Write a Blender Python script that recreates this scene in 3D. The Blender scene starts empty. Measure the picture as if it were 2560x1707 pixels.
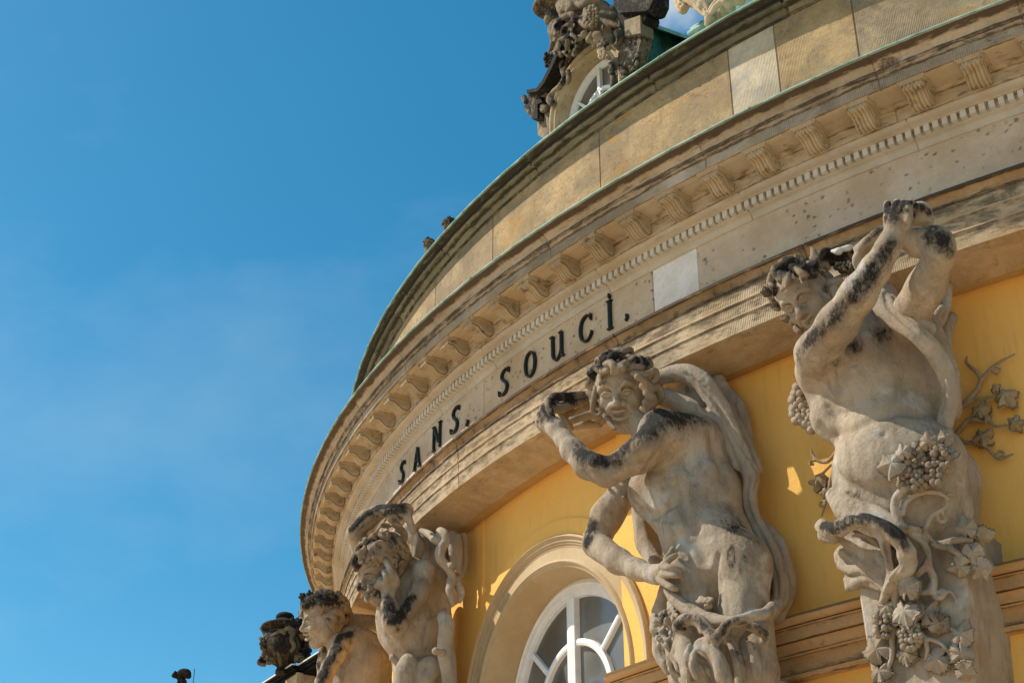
import bpy, math, random
import numpy as np
from mathutils import Matrix, Vector
rad = math.radians
# ---------------------------------------------------------------- camera, sky, sun, exposure
YAW, PITCH, ROLL, FPX, DCAM = -0.50168763, 0.51851986, -0.000669, 3768.616, 12.10302
SW, SH = 2560., 1707.
fw = np.array([math.sin(YAW)*math.cos(PITCH), math.cos(YAW)*math.cos(PITCH), math.sin(PITCH)])
_r = np.array([math.cos(YAW), -math.sin(YAW), 0.]); _u = np.cross(_r, fw)
cr = _r*math.cos(ROLL)+_u*math.sin(ROLL); cu = -_r*math.sin(ROLL)+_u*math.cos(ROLL)
CP = np.array([0., -DCAM, 0.])
sc = bpy.context.scene
COL = sc.collection
cd = bpy.data.cameras.new('camera'); cam = bpy.data.objects.new('camera', cd); COL.objects.link(cam)
cd.sensor_width = 36; cd.lens = FPX*36/SW; cd.clip_end = 5000; cd.clip_start = .05
M = Matrix.Identity(4)
for i in range(3):
    M[i][0], M[i][1], M[i][2], M[i][3] = cr[i], cu[i], -fw[i], CP[i]
cam.matrix_world = M
sc.camera = cam
SUN_AZ, SUN_EL = rad(-70), rad(48)      # azimuth from -Y, negative towards -X
SUN = np.array([math.sin(SUN_AZ)*math.cos(SUN_EL), -math.cos(SUN_AZ)*math.cos(SUN_EL), math.sin(SUN_EL)])
sl = bpy.data.lights.new('sun', 'SUN'); sun = bpy.data.objects.new('sun', sl); COL.objects.link(sun)
sl.energy = 4.5; sl.angle = rad(.53); sl.color = (1, .91, .80)
sun.rotation_euler = Vector(SUN).to_track_quat('Z', 'Y').to_euler(); sun.location = (-20, -15, 25)
w = bpy.data.worlds.new('World'); sc.world = w; w.use_nodes = True
wt = w.node_tree
for n in list(wt.nodes): wt.nodes.remove(n)
sky = wt.nodes.new('ShaderNodeTexSky'); sky.sky_type = 'NISHITA'; sky.sun_disc = False
sky.sun_elevation = SUN_EL; sky.sun_rotation = math.atan2(SUN[0], SUN[1])
sky.air_density = 1.0; sky.dust_density = .6; sky.ozone_density = 2.2; sky.altitude = 50
bg = wt.nodes.new('ShaderNodeBackground'); bg.inputs[1].default_value = .118
wo = wt.nodes.new('ShaderNodeOutputWorld')
hs = wt.nodes.new('ShaderNodeHueSaturation'); hs.inputs['Saturation'].default_value = 1.4; hs.inputs['Hue'].default_value = .477
# thin high cloud veil
tc = wt.nodes.new('ShaderNodeTexCoord'); mp = wt.nodes.new('ShaderNodeMapping'); mp.inputs['Scale'].default_value = (1.0, 1.4, 2.2)
nz = wt.nodes.new('ShaderNodeTexNoise'); nz.inputs['Scale'].default_value = 2.3; nz.inputs['Detail'].default_value = 6; nz.inputs['Roughness'].default_value = .55
rp = wt.nodes.new('ShaderNodeValToRGB'); rp.color_ramp.elements[0].position = .53; rp.color_ramp.elements[1].position = .95
rp.color_ramp.elements[1].color = (.33, .33, .33, 1)
mx = wt.nodes.new('ShaderNodeMix'); mx.data_type = 'RGBA'; mx.inputs[7].default_value = (4.6, 5.4, 6.2, 1)
wl = wt.links.new
wl(tc.outputs['Generated'], mp.inputs[0]); wl(mp.outputs[0], nz.inputs['Vector']); wl(nz.outputs[0], rp.inputs[0])
wl(sky.outputs[0], hs.inputs['Color']); wl(hs.outputs[0], mx.inputs[6]); wl(rp.outputs[0], mx.inputs[0])
# one small bright cloud beside the dormer
cdir = fw+cr*((1650-SW/2)/FPX)-cu*((-10-SH/2)/FPX); cdir = cdir/np.linalg.norm(cdir)
vm = wt.nodes.new('ShaderNodeVectorMath'); vm.operation = 'DISTANCE'; vm.inputs[1].default_value = tuple(cdir)
nrmz = wt.nodes.new('ShaderNodeVectorMath'); nrmz.operation = 'NORMALIZE'; wl(tc.outputs['Generated'], nrmz.inputs[0]); wl(nrmz.outputs[0], vm.inputs[0])
n2 = wt.nodes.new('ShaderNodeTexNoise'); n2.inputs['Scale'].default_value = 26; n2.inputs['Detail'].default_value = 7; wl(nrmz.outputs[0], n2.inputs['Vector'])
ma = wt.nodes.new('ShaderNodeMath'); ma.operation = 'MULTIPLY_ADD'; ma.inputs[1].default_value = .06; wl(n2.outputs[0], ma.inputs[0]); wl(vm.outputs['Value'], ma.inputs[2])
mr = wt.nodes.new('ShaderNodeMapRange'); mr.interpolation_type = 'SMOOTHSTEP'; mr.inputs[1].default_value = .064; mr.inputs[2].default_value = .032; mr.inputs[4].default_value = .6; wl(ma.outputs[0], mr.inputs[0])
m2 = wt.nodes.new('ShaderNodeMix'); m2.data_type = 'RGBA'; m2.inputs[7].default_value = (6.0, 6.4, 6.9, 1); wl(mr.outputs[0], m2.inputs[0]); wl(mx.outputs[2], m2.inputs[6])
wl(m2.outputs[2], bg.inputs[0]); wl(bg.outputs[0], wo.inputs[0])
sc.view_settings.view_transform = 'Standard'; sc.view_settings.look = 'None'
sc.view_settings.gamma = 1; sc.view_settings.exposure = .29
random.seed(7); RNG = np.random.default_rng(7)

# ---------------------------------------------------------------- pixel rays -> places in the world
RW = 6.72                                   # radius of the plastered wall
def dirn(a): return np.array([math.sin(a), -math.cos(a), 0.])
def ray(u, v): return fw+cr*((u-SW/2)/FPX)-cu*((v-SH/2)/FPX)
def hit_cyl(u, v, R):
    d = ray(u, v); a = d[0]**2+d[1]**2; b = -2*d[1]*DCAM; c = DCAM**2-R*R
    t = (-b-math.sqrt(max(b*b-4*a*c, 0)))/(2*a); return CP+t*d
def hit_plane(u, v, n, c):
    d = ray(u, v); return CP+d*((c-CP@n)/(d@n))
ZOOM = dict(b2=(1300, 850, 1.8303), b3=(1850, 460, 2.3408), l3=(1950, 1050, 2.387), b1=(640, 1200, 3.0933), h2=(1440, 870, 6.5346),
            h3=(1890, 600, 6.2714), a3=(2100, 480, 4.9), a2=(1330, 960, 5.6), h1=(860, 1240, 4.9), h0=(740, 1440, 5.873),
            l2=(1620, 1350, 4.392), d=(1290, 0, 4.6114), o=(1660, 0, 7.84), un=(630, 1500, 7.5765), w=(1150, 1300, 3.853),
            k=(950, 450, 3.4836), f=(400, 1480, 5.88), s=(0, 0, 1.))
class FrC:
    """Like Fr, but following the round wall at a distance d in front of it."""
    n = None
    def p(s, z, x, y, d=0.):
        x0, y0, k = ZOOM[z]; return hit_cyl(x0+x/k, y0+y/k, RW+d)
    def r(s, z, x, y, d, px): return px/ZOOM[z][2]*((s.p(z, x, y, d)-CP)@fw)/FPX
class Fr:
    """A vertical plane in the place (normal n, distance c); p(zoom, x, y, d) gives the point d in front of it."""
    def __init__(s, n, c): s.n = n/np.linalg.norm(n); s.c = c
    def p(s, z, x, y, d=0.):
        x0, y0, k = ZOOM[z]; return hit_plane(x0+x/k, y0+y/k, s.n, s.c+d)
    def r(s, z, x, y, d, px): return px/ZOOM[z][2]*((s.p(z, x, y, d)-CP)@fw)/FPX

# ---------------------------------------------------------------- objects
def tag(o, label=None, cat=None, group=None, kind=None):
    for k, v in (('label', label), ('category', cat), ('group', group), ('kind', kind)):
        if v: o[k] = v
    return o
def empty(name, loc, label, cat, group=None):
    o = bpy.data.objects.new(name, None); COL.objects.link(o); o.location = loc; o.empty_display_size = .1
    return tag(o, label, cat, group)
def link(name, me, mat, parent=None):
    o = bpy.data.objects.new(name, me); COL.objects.link(o)
    if mat: me.materials.append(mat)
    if parent:
        o.parent = parent; o.matrix_parent_inverse = Matrix.Translation(-Vector(parent.location))
    return o
def mesh(name, V, F, mat, parent=None, smooth=True, uv=None, tint=None, soot=None):
    """V (n,3), F list of index lists or (m,4) array."""
    me = bpy.data.meshes.new(name)
    V = np.asarray(V, np.float64)
    if isinstance(F, np.ndarray):
        nf, k = F.shape
        me.vertices.add(len(V)); me.vertices.foreach_set('co', V.astype(np.float32).ravel())
        me.loops.add(nf*k); me.loops.foreach_set('vertex_index', F.astype(np.int32).ravel())
        me.polygons.add(nf); me.polygons.foreach_set('loop_start', np.arange(0, nf*k, k, dtype=np.int32))
        me.update(calc_edges=True)
    else:
        me.from_pydata([tuple(v) for v in V], [], F); me.update()
    me.polygons.foreach_set('use_smooth', np.full(len(me.polygons), smooth))
    if uv is not None:
        l = me.uv_layers.new(name='UVMap'); vi = np.empty(len(me.loops), np.int32); me.loops.foreach_get('vertex_index', vi)
        l.data.foreach_set('uv', np.asarray(uv, np.float32)[vi].ravel())
    if tint is not None:
        a = me.attributes.new('tint', 'FLOAT_COLOR', 'POINT'); t = np.ones((len(V), 4), np.float32); t[:, :3] = tint; a.data.foreach_set('color', t.ravel())
    if soot is not None:
        a = me.attributes.new('soot', 'FLOAT', 'POINT'); a.data.foreach_set('value', np.asarray(soot, np.float32))
    me.validate()
    return link(name, me, mat, parent)

class MB:
    """Collects simple pieces into one mesh."""
    def __init__(s): s.V = []; s.F = []
    def add(s, V, F):
        o = len(s.V); s.V += [tuple(v) for v in V]; s.F += [[i+o for i in f] for f in F]
    def box(s, c, ax, h):
        c = np.asarray(c); ax = [np.asarray(a) for a in ax]
        s.add([c+ax[0]*h[0]*i+ax[1]*h[1]*j+ax[2]*h[2]*k for i in (-1, 1) for j in (-1, 1) for k in (-1, 1)],
              [[0, 1, 3, 2], [4, 6, 7, 5], [0, 4, 5, 1], [2, 3, 7, 6], [0, 2, 6, 4], [1, 5, 7, 3]])
    def tube(s, P, R, n=10):
        P = [np.asarray(p, float) for p in P]; o = []; ref = np.array([.3, .2, .93])
        for i, p in enumerate(P):
            t = P[min(i+1, len(P)-1)]-P[max(i-1, 0)]; t = t/(np.linalg.norm(t)+1e-9)
            a = np.cross(t, ref); a /= np.linalg.norm(a)+1e-9; b = np.cross(t, a); r = R[i] if hasattr(R, '__len__') else R
            o += [p+r*(a*math.cos(q)+b*math.sin(q)) for q in np.linspace(0, 2*math.pi, n, endpoint=False)]
        F = [[i*n+j, i*n+(j+1) % n, (i+1)*n+(j+1) % n, (i+1)*n+j] for i in range(len(P)-1) for j in range(n)]
        F += [list(range(n))[::-1], [(len(P)-1)*n+j for j in range(n)]]
        s.add(o, F)
    def lathe(s, c, prof, n=24, up=(0, 0, 1)):
        c = np.asarray(c); o = []
        for r, z in prof:
            o += [c+np.array([r*math.cos(q), r*math.sin(q), z]) for q in np.linspace(0, 2*math.pi, n, endpoint=False)]
        m = len(prof)
        s.add(o, [[i*n+j, i*n+(j+1) % n, (i+1)*n+(j+1) % n, (i+1)*n+j] for i in range(m-1) for j in range(n)]+[list(range(n))[::-1], [(m-1)*n+j for j in range(n)]])
    def ball(s, c, r, n=9):
        if not hasattr(r, '__len__'): r = (r, r, r)
        s.add([np.asarray(c)+np.array([r[0]*math.sin(a)*math.cos(b), r[1]*math.sin(a)*math.sin(b), r[2]*math.cos(a)])
               for a in np.linspace(.01, math.pi-.01, n) for b in np.linspace(0, 2*math.pi, 2*n, endpoint=False)],
              [[i*2*n+j, (i+1)*2*n+j, (i+1)*2*n+(j+1) % (2*n), i*2*n+(j+1) % (2*n)] for i in range(n-1) for j in range(2*n)])
    def prism(s, P, d):
        P = [np.asarray(p) for p in P]; n = len(P); d = np.asarray(d)
        s.add(P+[p+d for p in P], [list(range(n)), [n+i for i in range(n)][::-1]]+[[i, i+n, (i+1) % n+n, (i+1) % n] for i in range(n)])
    def build(s, name, mat, parent=None, smooth=False): return mesh(name, s.V, s.F, mat, parent, smooth)

# ---------------------------------------------------------------- sculpting: a signed distance field turned into one skin
class Sdf:
    def __init__(s, h=.006, n=None, base=0.): s.h = h; s.pr = []; s.sb = []; s.n = n; s.base = base
    def cone(s, a, b, ra, rb, k=.02, op=1, flat=1.): s.pr.append(('c', np.asarray(a), np.asarray(b), ra, rb, k, op, flat))
    def ell(s, c, r, ax=None, k=.02, op=1): s.pr.append(('e', np.asarray(c), np.asarray(r, float), np.eye(3) if ax is None else np.asarray(ax), 0, k, op, 1.))
    def ball(s, c, r, k=.02, op=1): s.cone(c, np.asarray(c)+1e-5, r, r, k, op)
    def tube(s, P, R, k=.015, op=1, flat=1., sub=4):
        P = np.array(P, float); R = np.array(R, float)*np.ones(len(P))
        if len(P) > 2:
            Q = np.vstack([2*P[0]-P[1], P, 2*P[-1]-P[-2]]); T = []; S = []
            for i in range(len(P)-1):
                p0, p1, p2, p3 = Q[i:i+4]
                for t in np.arange(sub)/sub:
                    T.append(.5*(2*p1+(p2-p0)*t+(2*p0-5*p1+4*p2-p3)*t*t+(3*p1-p0-3*p2+p3)*t**3)); S.append(R[i]*(1-t)+R[i+1]*t)
            P = np.array(T+[P[-1]]); R = np.array(S+[R[-1]])
        s.pr.append(('t', P, R, 0, 0, k, op, flat))
    def soot(s, c, r, v=1.): s.sb.append((np.asarray(c), r, v))
    def bounds(s):
        lo = []; hi = []
        for q in s.pr:
            if q[6] < 0: continue
            if q[0] == 'c': P = np.array([q[1], q[2]]); m = max(q[3], q[4])
            elif q[0] == 'e': P = q[1][None]; m = q[2].max()
            else: P = q[1]; m = q[2].max()
            lo.append(P.min(0)-m); hi.append(P.max(0)+m)
        return np.min(lo, 0)-3*s.h, np.max(hi, 0)+3*s.h
    def field(s):
        lo, hi = s.bounds(); h = s.h; N = np.ceil((hi-lo)/h).astype(int)+1; F = np.full(N, .1, np.float32)
        for q in s.pr:
            ty, a, b, ra, rb, k, op, flat = q
            if ty == 'c': segs = [(a, b, ra, rb)]; P = np.array([a, b]); m = max(ra, rb)
            elif ty == 't': segs = [(a[i], a[i+1], b[i], b[i+1]) for i in range(len(a)-1)]; P = a; m = b.max()
            else: P = a[None]; m = b.max(); segs = None
            i0 = np.clip(np.floor((P.min(0)-m-k-2*h-lo)/h).astype(int), 0, N); i1 = np.clip(np.ceil((P.max(0)+m+k+2*h-lo)/h).astype(int)+1, 0, N)
            if (i1 <= i0).any(): continue
            sl = tuple(slice(x, y) for x, y in zip(i0, i1))
            def grid(j0, j1): return [(lo[t]+h*np.arange(j0[t], j1[t], dtype=np.float32)).reshape([-1 if t == v else 1 for v in range(3)]) for t in range(3)]
            X = grid(i0, i1)
            if ty == 'e':
                p = [X[t]-a[t] for t in range(3)]
                l = [sum(p[t]*rb_[t] for t in range(3)) for rb_ in ra]
                k0 = np.sqrt(sum((l[t]/b[t])**2 for t in range(3)))+1e-6; k1 = np.sqrt(sum((l[t]/b[t]**2)**2 for t in range(3)))+1e-6
                D = k0*(k0-1)/k1
            else:
                D = None
                for A, B, r0, r1 in segs:
                    if ty == 't' and len(segs) > 3:
                        mm = max(r0, r1)+k+2*h
                        j0 = np.clip(np.floor((np.minimum(A, B)-mm-lo)/h).astype(int), i0, i1); j1 = np.clip(np.ceil((np.maximum(A, B)+mm-lo)/h).astype(int)+1, i0, i1)
                        if (j1 <= j0).any(): continue
                    else: j0, j1 = i0, i1
                    X = grid(j0, j1); e = B-A; L = float(e@e)+1e-9
                    p = [X[t]-A[t] for t in range(3)]
                    t_ = np.clip(sum(p[t]*e[t] for t in range(3))/L, 0, 1)
                    qv = [p[t]-t_*e[t] for t in range(3)]
                    d2 = sum(v*v for v in qv)
                    if flat != 1. and s.n is not None:
                        dn = sum(qv[t]*s.n[t] for t in range(3)); d2 = d2+(1/flat**2-1)*dn*dn
                    d = np.sqrt(d2)-(r0+t_*(r1-r0))
                    if D is None: D = np.full(tuple(i1-i0), .5, np.float32) if ty == 't' else None
                    if D is None: D = d
                    else:
                        sub = tuple(slice(x-z, y-z) for x, y, z in zip(j0, j1, i0)); D[sub] = np.minimum(D[sub], d)
                if D is None: continue
            G = F[sl]
            if op > 0:
                hh = np.maximum(k-np.abs(G-D), 0)/k; F[sl] = np.minimum(G, D)-hh*hh*k*.25
            else:
                hh = np.maximum(k-np.abs(G+D), 0)/k; F[sl] = np.maximum(G, -D)+hh*hh*k*.25
        return F, lo
    def freeze(s): s.F, s.lo = s.field()
    def hit(s, o, d, out=0.):
        """First point of the modelled surface met along a line."""
        t = np.arange(3.5, 13., s.h*.5); P = o+t[:, None]*d; ix = np.round((P-s.lo)/s.h).astype(int)
        ok = ((ix >= 0) & (ix < s.F.shape)).all(1); v = np.full(len(t), .1); v[ok] = s.F[tuple(ix[ok].T)]
        k = int(np.argmax(v < 0)); return (P[k] if v[k] < 0 else None)
    def build(s, name, mat, parent=None, rough=0.):
        F, lo = s.field()
        F[0] = F[-1] = .1; F[:, 0] = F[:, -1] = .1; F[:, :, 0] = F[:, :, -1] = .1
        V, Q = nets(F); V = lo+V*s.h
        if rough:
            V = V+(np.sin(V[:, [1, 2, 0]]*61+V[:, [2, 0, 1]]*37)+.6*np.sin(V[:, [2, 0, 1]]*143+V[:, [0, 1, 2]]*97)+.4*np.sin(V[:, [1, 0, 2]]*307+V[:, [0, 2, 1]]*211))*rough
        so = np.full(len(V), s.base)
        for c, r, v in s.sb: so = np.maximum(so, v*np.clip(1.35-np.linalg.norm(V-c, axis=1)/r, 0, 1)**.8)
        return mesh(name, V, Q, mat, parent, True, soot=so)
def nets(F):
    I = F < 0; nx, ny, nz = F.shape
    cnt = np.zeros((nx-1, ny-1, nz-1), np.int8)
    C = [(i, j, k) for i in (0, 1) for j in (0, 1) for k in (0, 1)]
    for i, j, k in C: cnt += I[i:nx-1+i, j:ny-1+j, k:nz-1+k]
    act = (cnt > 0) & (cnt < 8); ix = np.argwhere(act)
    val = np.stack([F[ix[:, 0]+i, ix[:, 1]+j, ix[:, 2]+k] for i, j, k in C], 1)
    acc = np.zeros((len(ix), 3)); n = np.zeros(len(ix))
    for a in range(8):
        for b in range(a+1, 8):
            if sum(x != y for x, y in zip(C[a], C[b])) != 1: continue
            va, vb = val[:, a], val[:, b]; m = (va < 0) != (vb < 0); t = np.where(m, va/np.where(m, va-vb, 1), 0)
            pa, pb = np.array(C[a]), np.array(C[b]); acc += m[:, None]*(pa+t[:, None]*(pb-pa)); n += m
    V = ix+acc/np.maximum(n, 1)[:, None]
    idm = np.full(act.shape, -1, np.int32); idm[act] = np.arange(len(ix))
    Q = []
    for ax in range(3):
        o = [t for t in range(3) if t != ax]
        a = np.take(I, range(F.shape[ax]-1), ax); b = np.take(I, range(1, F.shape[ax]), ax)
        e = np.argwhere(a != b); e = e[(e[:, o[0]] > 0) & (e[:, o[1]] > 0) & (e[:, o[0]] < F.shape[o[0]]-1) & (e[:, o[1]] < F.shape[o[1]]-1)]
        q = []
        for d0, d1 in ((0, 0), (-1, 0), (-1, -1), (0, -1)):
            c = e.copy(); c[:, o[0]] += d0; c[:, o[1]] += d1; q.append(idm[c[:, 0], c[:, 1], c[:, 2]])
        q = np.stack(q, 1); fl = a[e[:, 0], e[:, 1], e[:, 2]]
        if ax == 1: fl = ~fl
        q[~fl] = q[~fl][:, ::-1]; Q.append(q)
    return V, np.vstack(Q)
# ---------------------------------------------------------------- materials
def lin(h):
    h = h.lstrip('#'); c = [int(h[i:i+2], 16)/255 for i in (0, 2, 4)]
    return tuple([x/12.92 if x <= .04045 else ((x+.055)/1.055)**2.4 for x in c]+[1.])
class NT:
    def __init__(s, name):
        s.m = bpy.data.materials.new(name); s.m.use_nodes = True; s.t = s.m.node_tree
        s.b = s.t.nodes['Principled BSDF']
    def n(s, ty, **kw):
        n = s.t.nodes.new('ShaderNode'+ty)
        for k, v in kw.items():
            if k.startswith('_'): setattr(n, k[1:], v); continue
            s.set(n.inputs[int(k[1:]) if k[0] == 'i' and k[1:].isdigit() else k.replace('__', ' ')], v)
        return n
    def set(s, i, v):
        if isinstance(v, bpy.types.NodeSocket): s.t.links.new(v, i)
        elif isinstance(v, bpy.types.Node): s.t.links.new(v.outputs[0], i)
        else: i.default_value = v
    def noise(s, sc, det=5, ro=.6, v=None, dist=0.):
        return s.n('TexNoise', Scale=sc, Detail=det, Roughness=ro, Distortion=dist, **({'Vector': v} if v is not None else {})).outputs[0]
    def math(s, op, a, b=0., c=None):
        n = s.n('Math', _operation=op, i0=a, i1=b)
        if c is not None: s.set(n.inputs[2], c)
        return n.outputs[0]
    def ramp(s, f, a, b, lo=0., hi=1.):
        return s.n('MapRange', _interpolation_type='SMOOTHSTEP', Value=f, From__Min=a, From__Max=b, To__Min=lo, To__Max=hi).outputs[0]
    def mix(s, f, a, b, mode='MIX'):
        return s.n('Mix', _data_type='RGBA', _blend_type=mode, i0=f, i6=a, i7=b).outputs[2]
    def pos(s): return s.n('NewGeometry').outputs['Position']
    def bump(s, hgt, st=.5, dist=.01): return s.n('Bump', Strength=st, Distance=dist, Height=hgt).outputs[0]
    def done(s, col, rough=.85, nrm=None):
        s.set(s.b.inputs['Base Color'], col); s.set(s.b.inputs['Roughness'], rough); s.b.inputs['Specular IOR Level'].default_value = .25
        if nrm is not None: s.set(s.b.inputs['Normal'], nrm)
        return s.m

def ashlar(name, base, alt, dirt, tool=0., dirtlo=.62, dirthi=.75, dscale=9., grooves=210., tint=True, pits=.0, streak=0., rust=None, band=0., speck=.5, mottle=0., grain=0.):
    """Sandstone on the rings of the building: UV = (arc length, height along the profile)."""
    t = NT(name); uv = t.n('UVMap').outputs[0]; p = t.pos()
    c = t.mix(t.ramp(t.noise(3.2, 6, .65, p), .35, .66), lin(base), lin(alt))
    c = t.mix(t.ramp(t.noise(42, 4, .7, p), .38, .72, 0, .45), c, lin(alt))
    if mottle: c = t.mix(t.ramp(t.noise(4.3, 8, .72, p, .5), .46, .66, 0, mottle), c, lin('#85796a'))
    if rust:
        rn = t.noise(5, 5, .6, t.n('Mapping', Vector=uv, Scale=(.5, 2.2, 1)).outputs[0], .6)
        c = t.mix(t.ramp(rn, .55, .72, 0, .8), c, lin(rust))
    clean = None
    if tint:
        tn = t.n('Attribute', _attribute_name='tint').outputs['Color']; c = t.mix(1., c, tn, 'MULTIPLY')
        clean = t.ramp(t.n('SeparateColor', i0=tn).outputs[1], 1.2, 1.4, 1, .12)
    d = t.noise(dscale, 8, .72, p)
    f = t.ramp(d, dirtlo, dirthi)
    if streak:
        sn = t.noise(24, 5, .7, t.n('Mapping', Vector=uv, Scale=(1, .12, 1)).outputs[0])
        f = t.math('MAXIMUM', f, t.ramp(sn, .56, .74, 0, streak))
    if grain:
        f = t.math('MAXIMUM', f, t.math('MULTIPLY', t.ramp(t.noise(34, 7, .8, t.n('Mapping', Vector=uv, Scale=(1, 1.9, 1)).outputs[0], .3), .50, .66, 0, grain), t.ramp(t.noise(3.5, 4, .65, p), .36, .6, .25, 1.)))
    if band:
        f = t.math('MAXIMUM', f, t.ramp(t.noise(9, 6, .7, t.n('Mapping', Vector=uv, Scale=(.55, 7., 1)).outputs[0], .4), .57, .66, 0, band))
    so = t.n('Attribute', _attribute_name='soot').outputs['Fac']  # on the rings this attribute carries the dark profile lines
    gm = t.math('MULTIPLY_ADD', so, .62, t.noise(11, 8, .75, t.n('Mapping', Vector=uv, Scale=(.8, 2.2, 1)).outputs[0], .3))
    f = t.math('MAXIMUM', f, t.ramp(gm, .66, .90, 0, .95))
    if clean is not None: f = t.math('MULTIPLY', f, clean)
    c = t.mix(f, c, lin(dirt))
    fine = t.noise(160, 4, .75, p)
    c = t.mix(t.ramp(fine, .64-speck*.08, .74, 0, speck), c, lin(dirt))
    hgt = t.math('MULTIPLY_ADD', t.noise(60, 6, .7, p), .8, fine)
    if pits:
        vo = t.n('TexVoronoi', Scale=24., Vector=t.n('VectorMath', _operation='ADD', i0=p, i1=t.n('VectorMath', _operation='SCALE', i0=t.n('TexNoise', Scale=40., Detail=3).outputs[1], Scale=.03).outputs[0]).outputs[0], Randomness=1.).outputs[0]; vs = t.noise(9, 2, .5, p)
        pm = t.math('MULTIPLY', t.ramp(t.math('MULTIPLY_ADD', vs, .34, vo), .26, .42, 1, 0), t.ramp(t.noise(4.2, 5, .65, p), .42, .53))
        if clean is not None: pm = t.math('MULTIPLY', pm, clean)
        c = t.mix(t.math('MULTIPLY', pm, pits), c, lin('#6b6862')); hgt = t.math('MULTIPLY_ADD', pm, -1.2, hgt)
    if tool:
        wv = t.n('TexWave', _wave_type='BANDS', _bands_direction='X', Scale=grooves/7.5, Distortion=1.2, Detail=2, Vector=uv, **{'Detail__Scale': 3.}).outputs[1]
        wm = t.math('MULTIPLY', wv, t.ramp(t.noise(2.2, 3, .6, p), .42, .58))
        c = t.mix(t.math('MULTIPLY', wm, .3*tool), c, lin(dirt)); hgt = t.math('MULTIPLY_ADD', wm, -1.3*tool, hgt)
    return t.done(c, .9, t.bump(hgt, .55, .006))

def carved(name, base, alt, pale, soot, up=.25, thr=.55, rough=.88, rust='#b08d5c'):
    """Weathered statue stone: warm and grey patches, black crust where the vertex attribute says the crust grew."""
    t = NT(name); p = t.pos(); g = t.n('NewGeometry')
    c = t.mix(t.ramp(t.noise(4.2, 6, .6, p), .38, .62), lin(base), lin(alt))
    c = t.mix(t.ramp(t.noise(6.5, 5, .55, p, .4), .55, .68, 0, .75), c, lin(pale))
    c = t.mix(t.ramp(t.noise(9, 5, .6, p, .5), .58, .74, 0, .55), c, lin(rust))
    st = t.noise(26, 5, .7, t.n('Mapping', Vector=p, Scale=(1, 1, .18)).outputs[0])
    c = t.mix(t.ramp(st, .48, .72, 0, .5), c, lin('#6d604e')); c = t.mix(t.ramp(t.noise(3.1, 7, .7, p, .3), .5, .68, 0, .5), c, lin('#877862'))
    uz = t.n('SeparateXYZ', Vector=g.outputs['Normal']).outputs[2]
    so = t.n('Attribute', _attribute_name='soot').outputs['Fac']
    vs = t.n('Mapping', Vector=p, Scale=(1, 1, .5)).outputs[0]
    n1 = t.noise(13, 9, .8, vs, .3); n2 = t.noise(75, 6, .8, vs)
    m = t.math('MULTIPLY_ADD', n1, 1.9, t.math('MULTIPLY_ADD', so, .95, -1.62))
    m = t.math('MULTIPLY_ADD', n2, 1.1, t.math('SUBTRACT', m, .1))
    m = t.math('MULTIPLY_ADD', t.ramp(uz, -.1, .9), up, m)
    f = t.math('MULTIPLY', t.ramp(m, thr-.22, thr+.22), t.ramp(t.noise(120, 3, .8, p), .28, .45, .55, 1.))
    c = t.mix(t.ramp(m, thr-.6, thr-.05, 0, .55), c, lin('#7d6c57'))
    c = t.mix(f, c, lin(soot))
    fine = t.noise(190, 4, .75, p)
    c = t.mix(t.ramp(fine, .6, .74, 0, .35), c, lin('#5a5148'))
    h = t.math('MULTIPLY_ADD', t.noise(38, 7, .7, p), 1.3, t.math('MULTIPLY', fine, .5)); h = t.math('MULTIPLY_ADD', f, t.math('SUBTRACT', t.noise(110, 4, .8, p), .2), h)
    return t.done(c, rough, t.bump(h, .65, .011))

def plaster(name, base, alt, worn):
    t = NT(name); p = t.pos()
    c = t.mix(t.ramp(t.noise(1.8, 5, .6, p), .35, .66), lin(base), lin(alt))
    c = t.mix(t.ramp(t.noise(5.5, 7, .68, p, .5), .56, .74, 0, .45), c, lin(worn))
    c = t.mix(t.ramp(t.noise(22, 5, .7, t.n('Mapping', Vector=p, Scale=(1, 1, .12)).outputs[0]), .52, .72, 0, .22), c, lin('#bd9856'))
    c = t.mix(t.ramp(t.noise(140, 3, .7, p), .63, .73, 0, .3), c, lin('#c09a5a'))
    return t.done(c, .9, t.bump(t.math('MULTIPLY_ADD', t.noise(26, 6, .6, p), 1.6, t.noise(120, 3, .6, p)), .3, .006))

def plain(name, col, rough=.5, alt=None, sc=30., bump=.1):
    t = NT(name); p = t.pos(); nn = t.noise(sc, 5, .65, p)
    c = t.mix(t.ramp(nn, .35, .7), lin(col), lin(alt or col))
    return t.done(c, rough, t.bump(nn, bump, .004))

M_FRIEZE = ashlar('frieze_stone', '#d8c6ae', '#c2aa8e', '#8d7a63', .12, .6, .78, 7, pits=.85)
M_ARCH = ashlar('architrave_stone', '#d2bb99', '#bb9f78', '#6f5f4b', .6, .6, .74, 8, 260., streak=.55, band=.12, mottle=.3, grain=.35)
M_LEDGE = ashlar('ledge_stone', '#bb9c76', '#98794f', '#4a3f33', .5, .52, .68, 8, 260., streak=.6, band=.6)
M_SOFFIT = ashlar('soffit_stone', '#c9a76f', '#b4925f', '#7b6748', .0, .62, .76, 7)
M_COFFER = ashlar('coffer_stone', '#cfc0a6', '#c0ac8a', '#6d5b43', .0, .60, .74, 14)
M_CORN = ashlar('cornice_stone', '#c9baa2', '#b3a287', '#544839', .15, .58, .74, 6, streak=.5, band=.55, mottle=.45, grain=.3)
M_CORONA = ashlar('corona_stone', '#bfb09a', '#a79579', '#524a42', 1., .58, .74, 9, 260., streak=.5, band=.5, mottle=.4, grain=.4)
M_MOD = ashlar('modillion_stone', '#ccba9b', '#b5a283', '#564836', .0, .52, .72, 20, tint=False)
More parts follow.
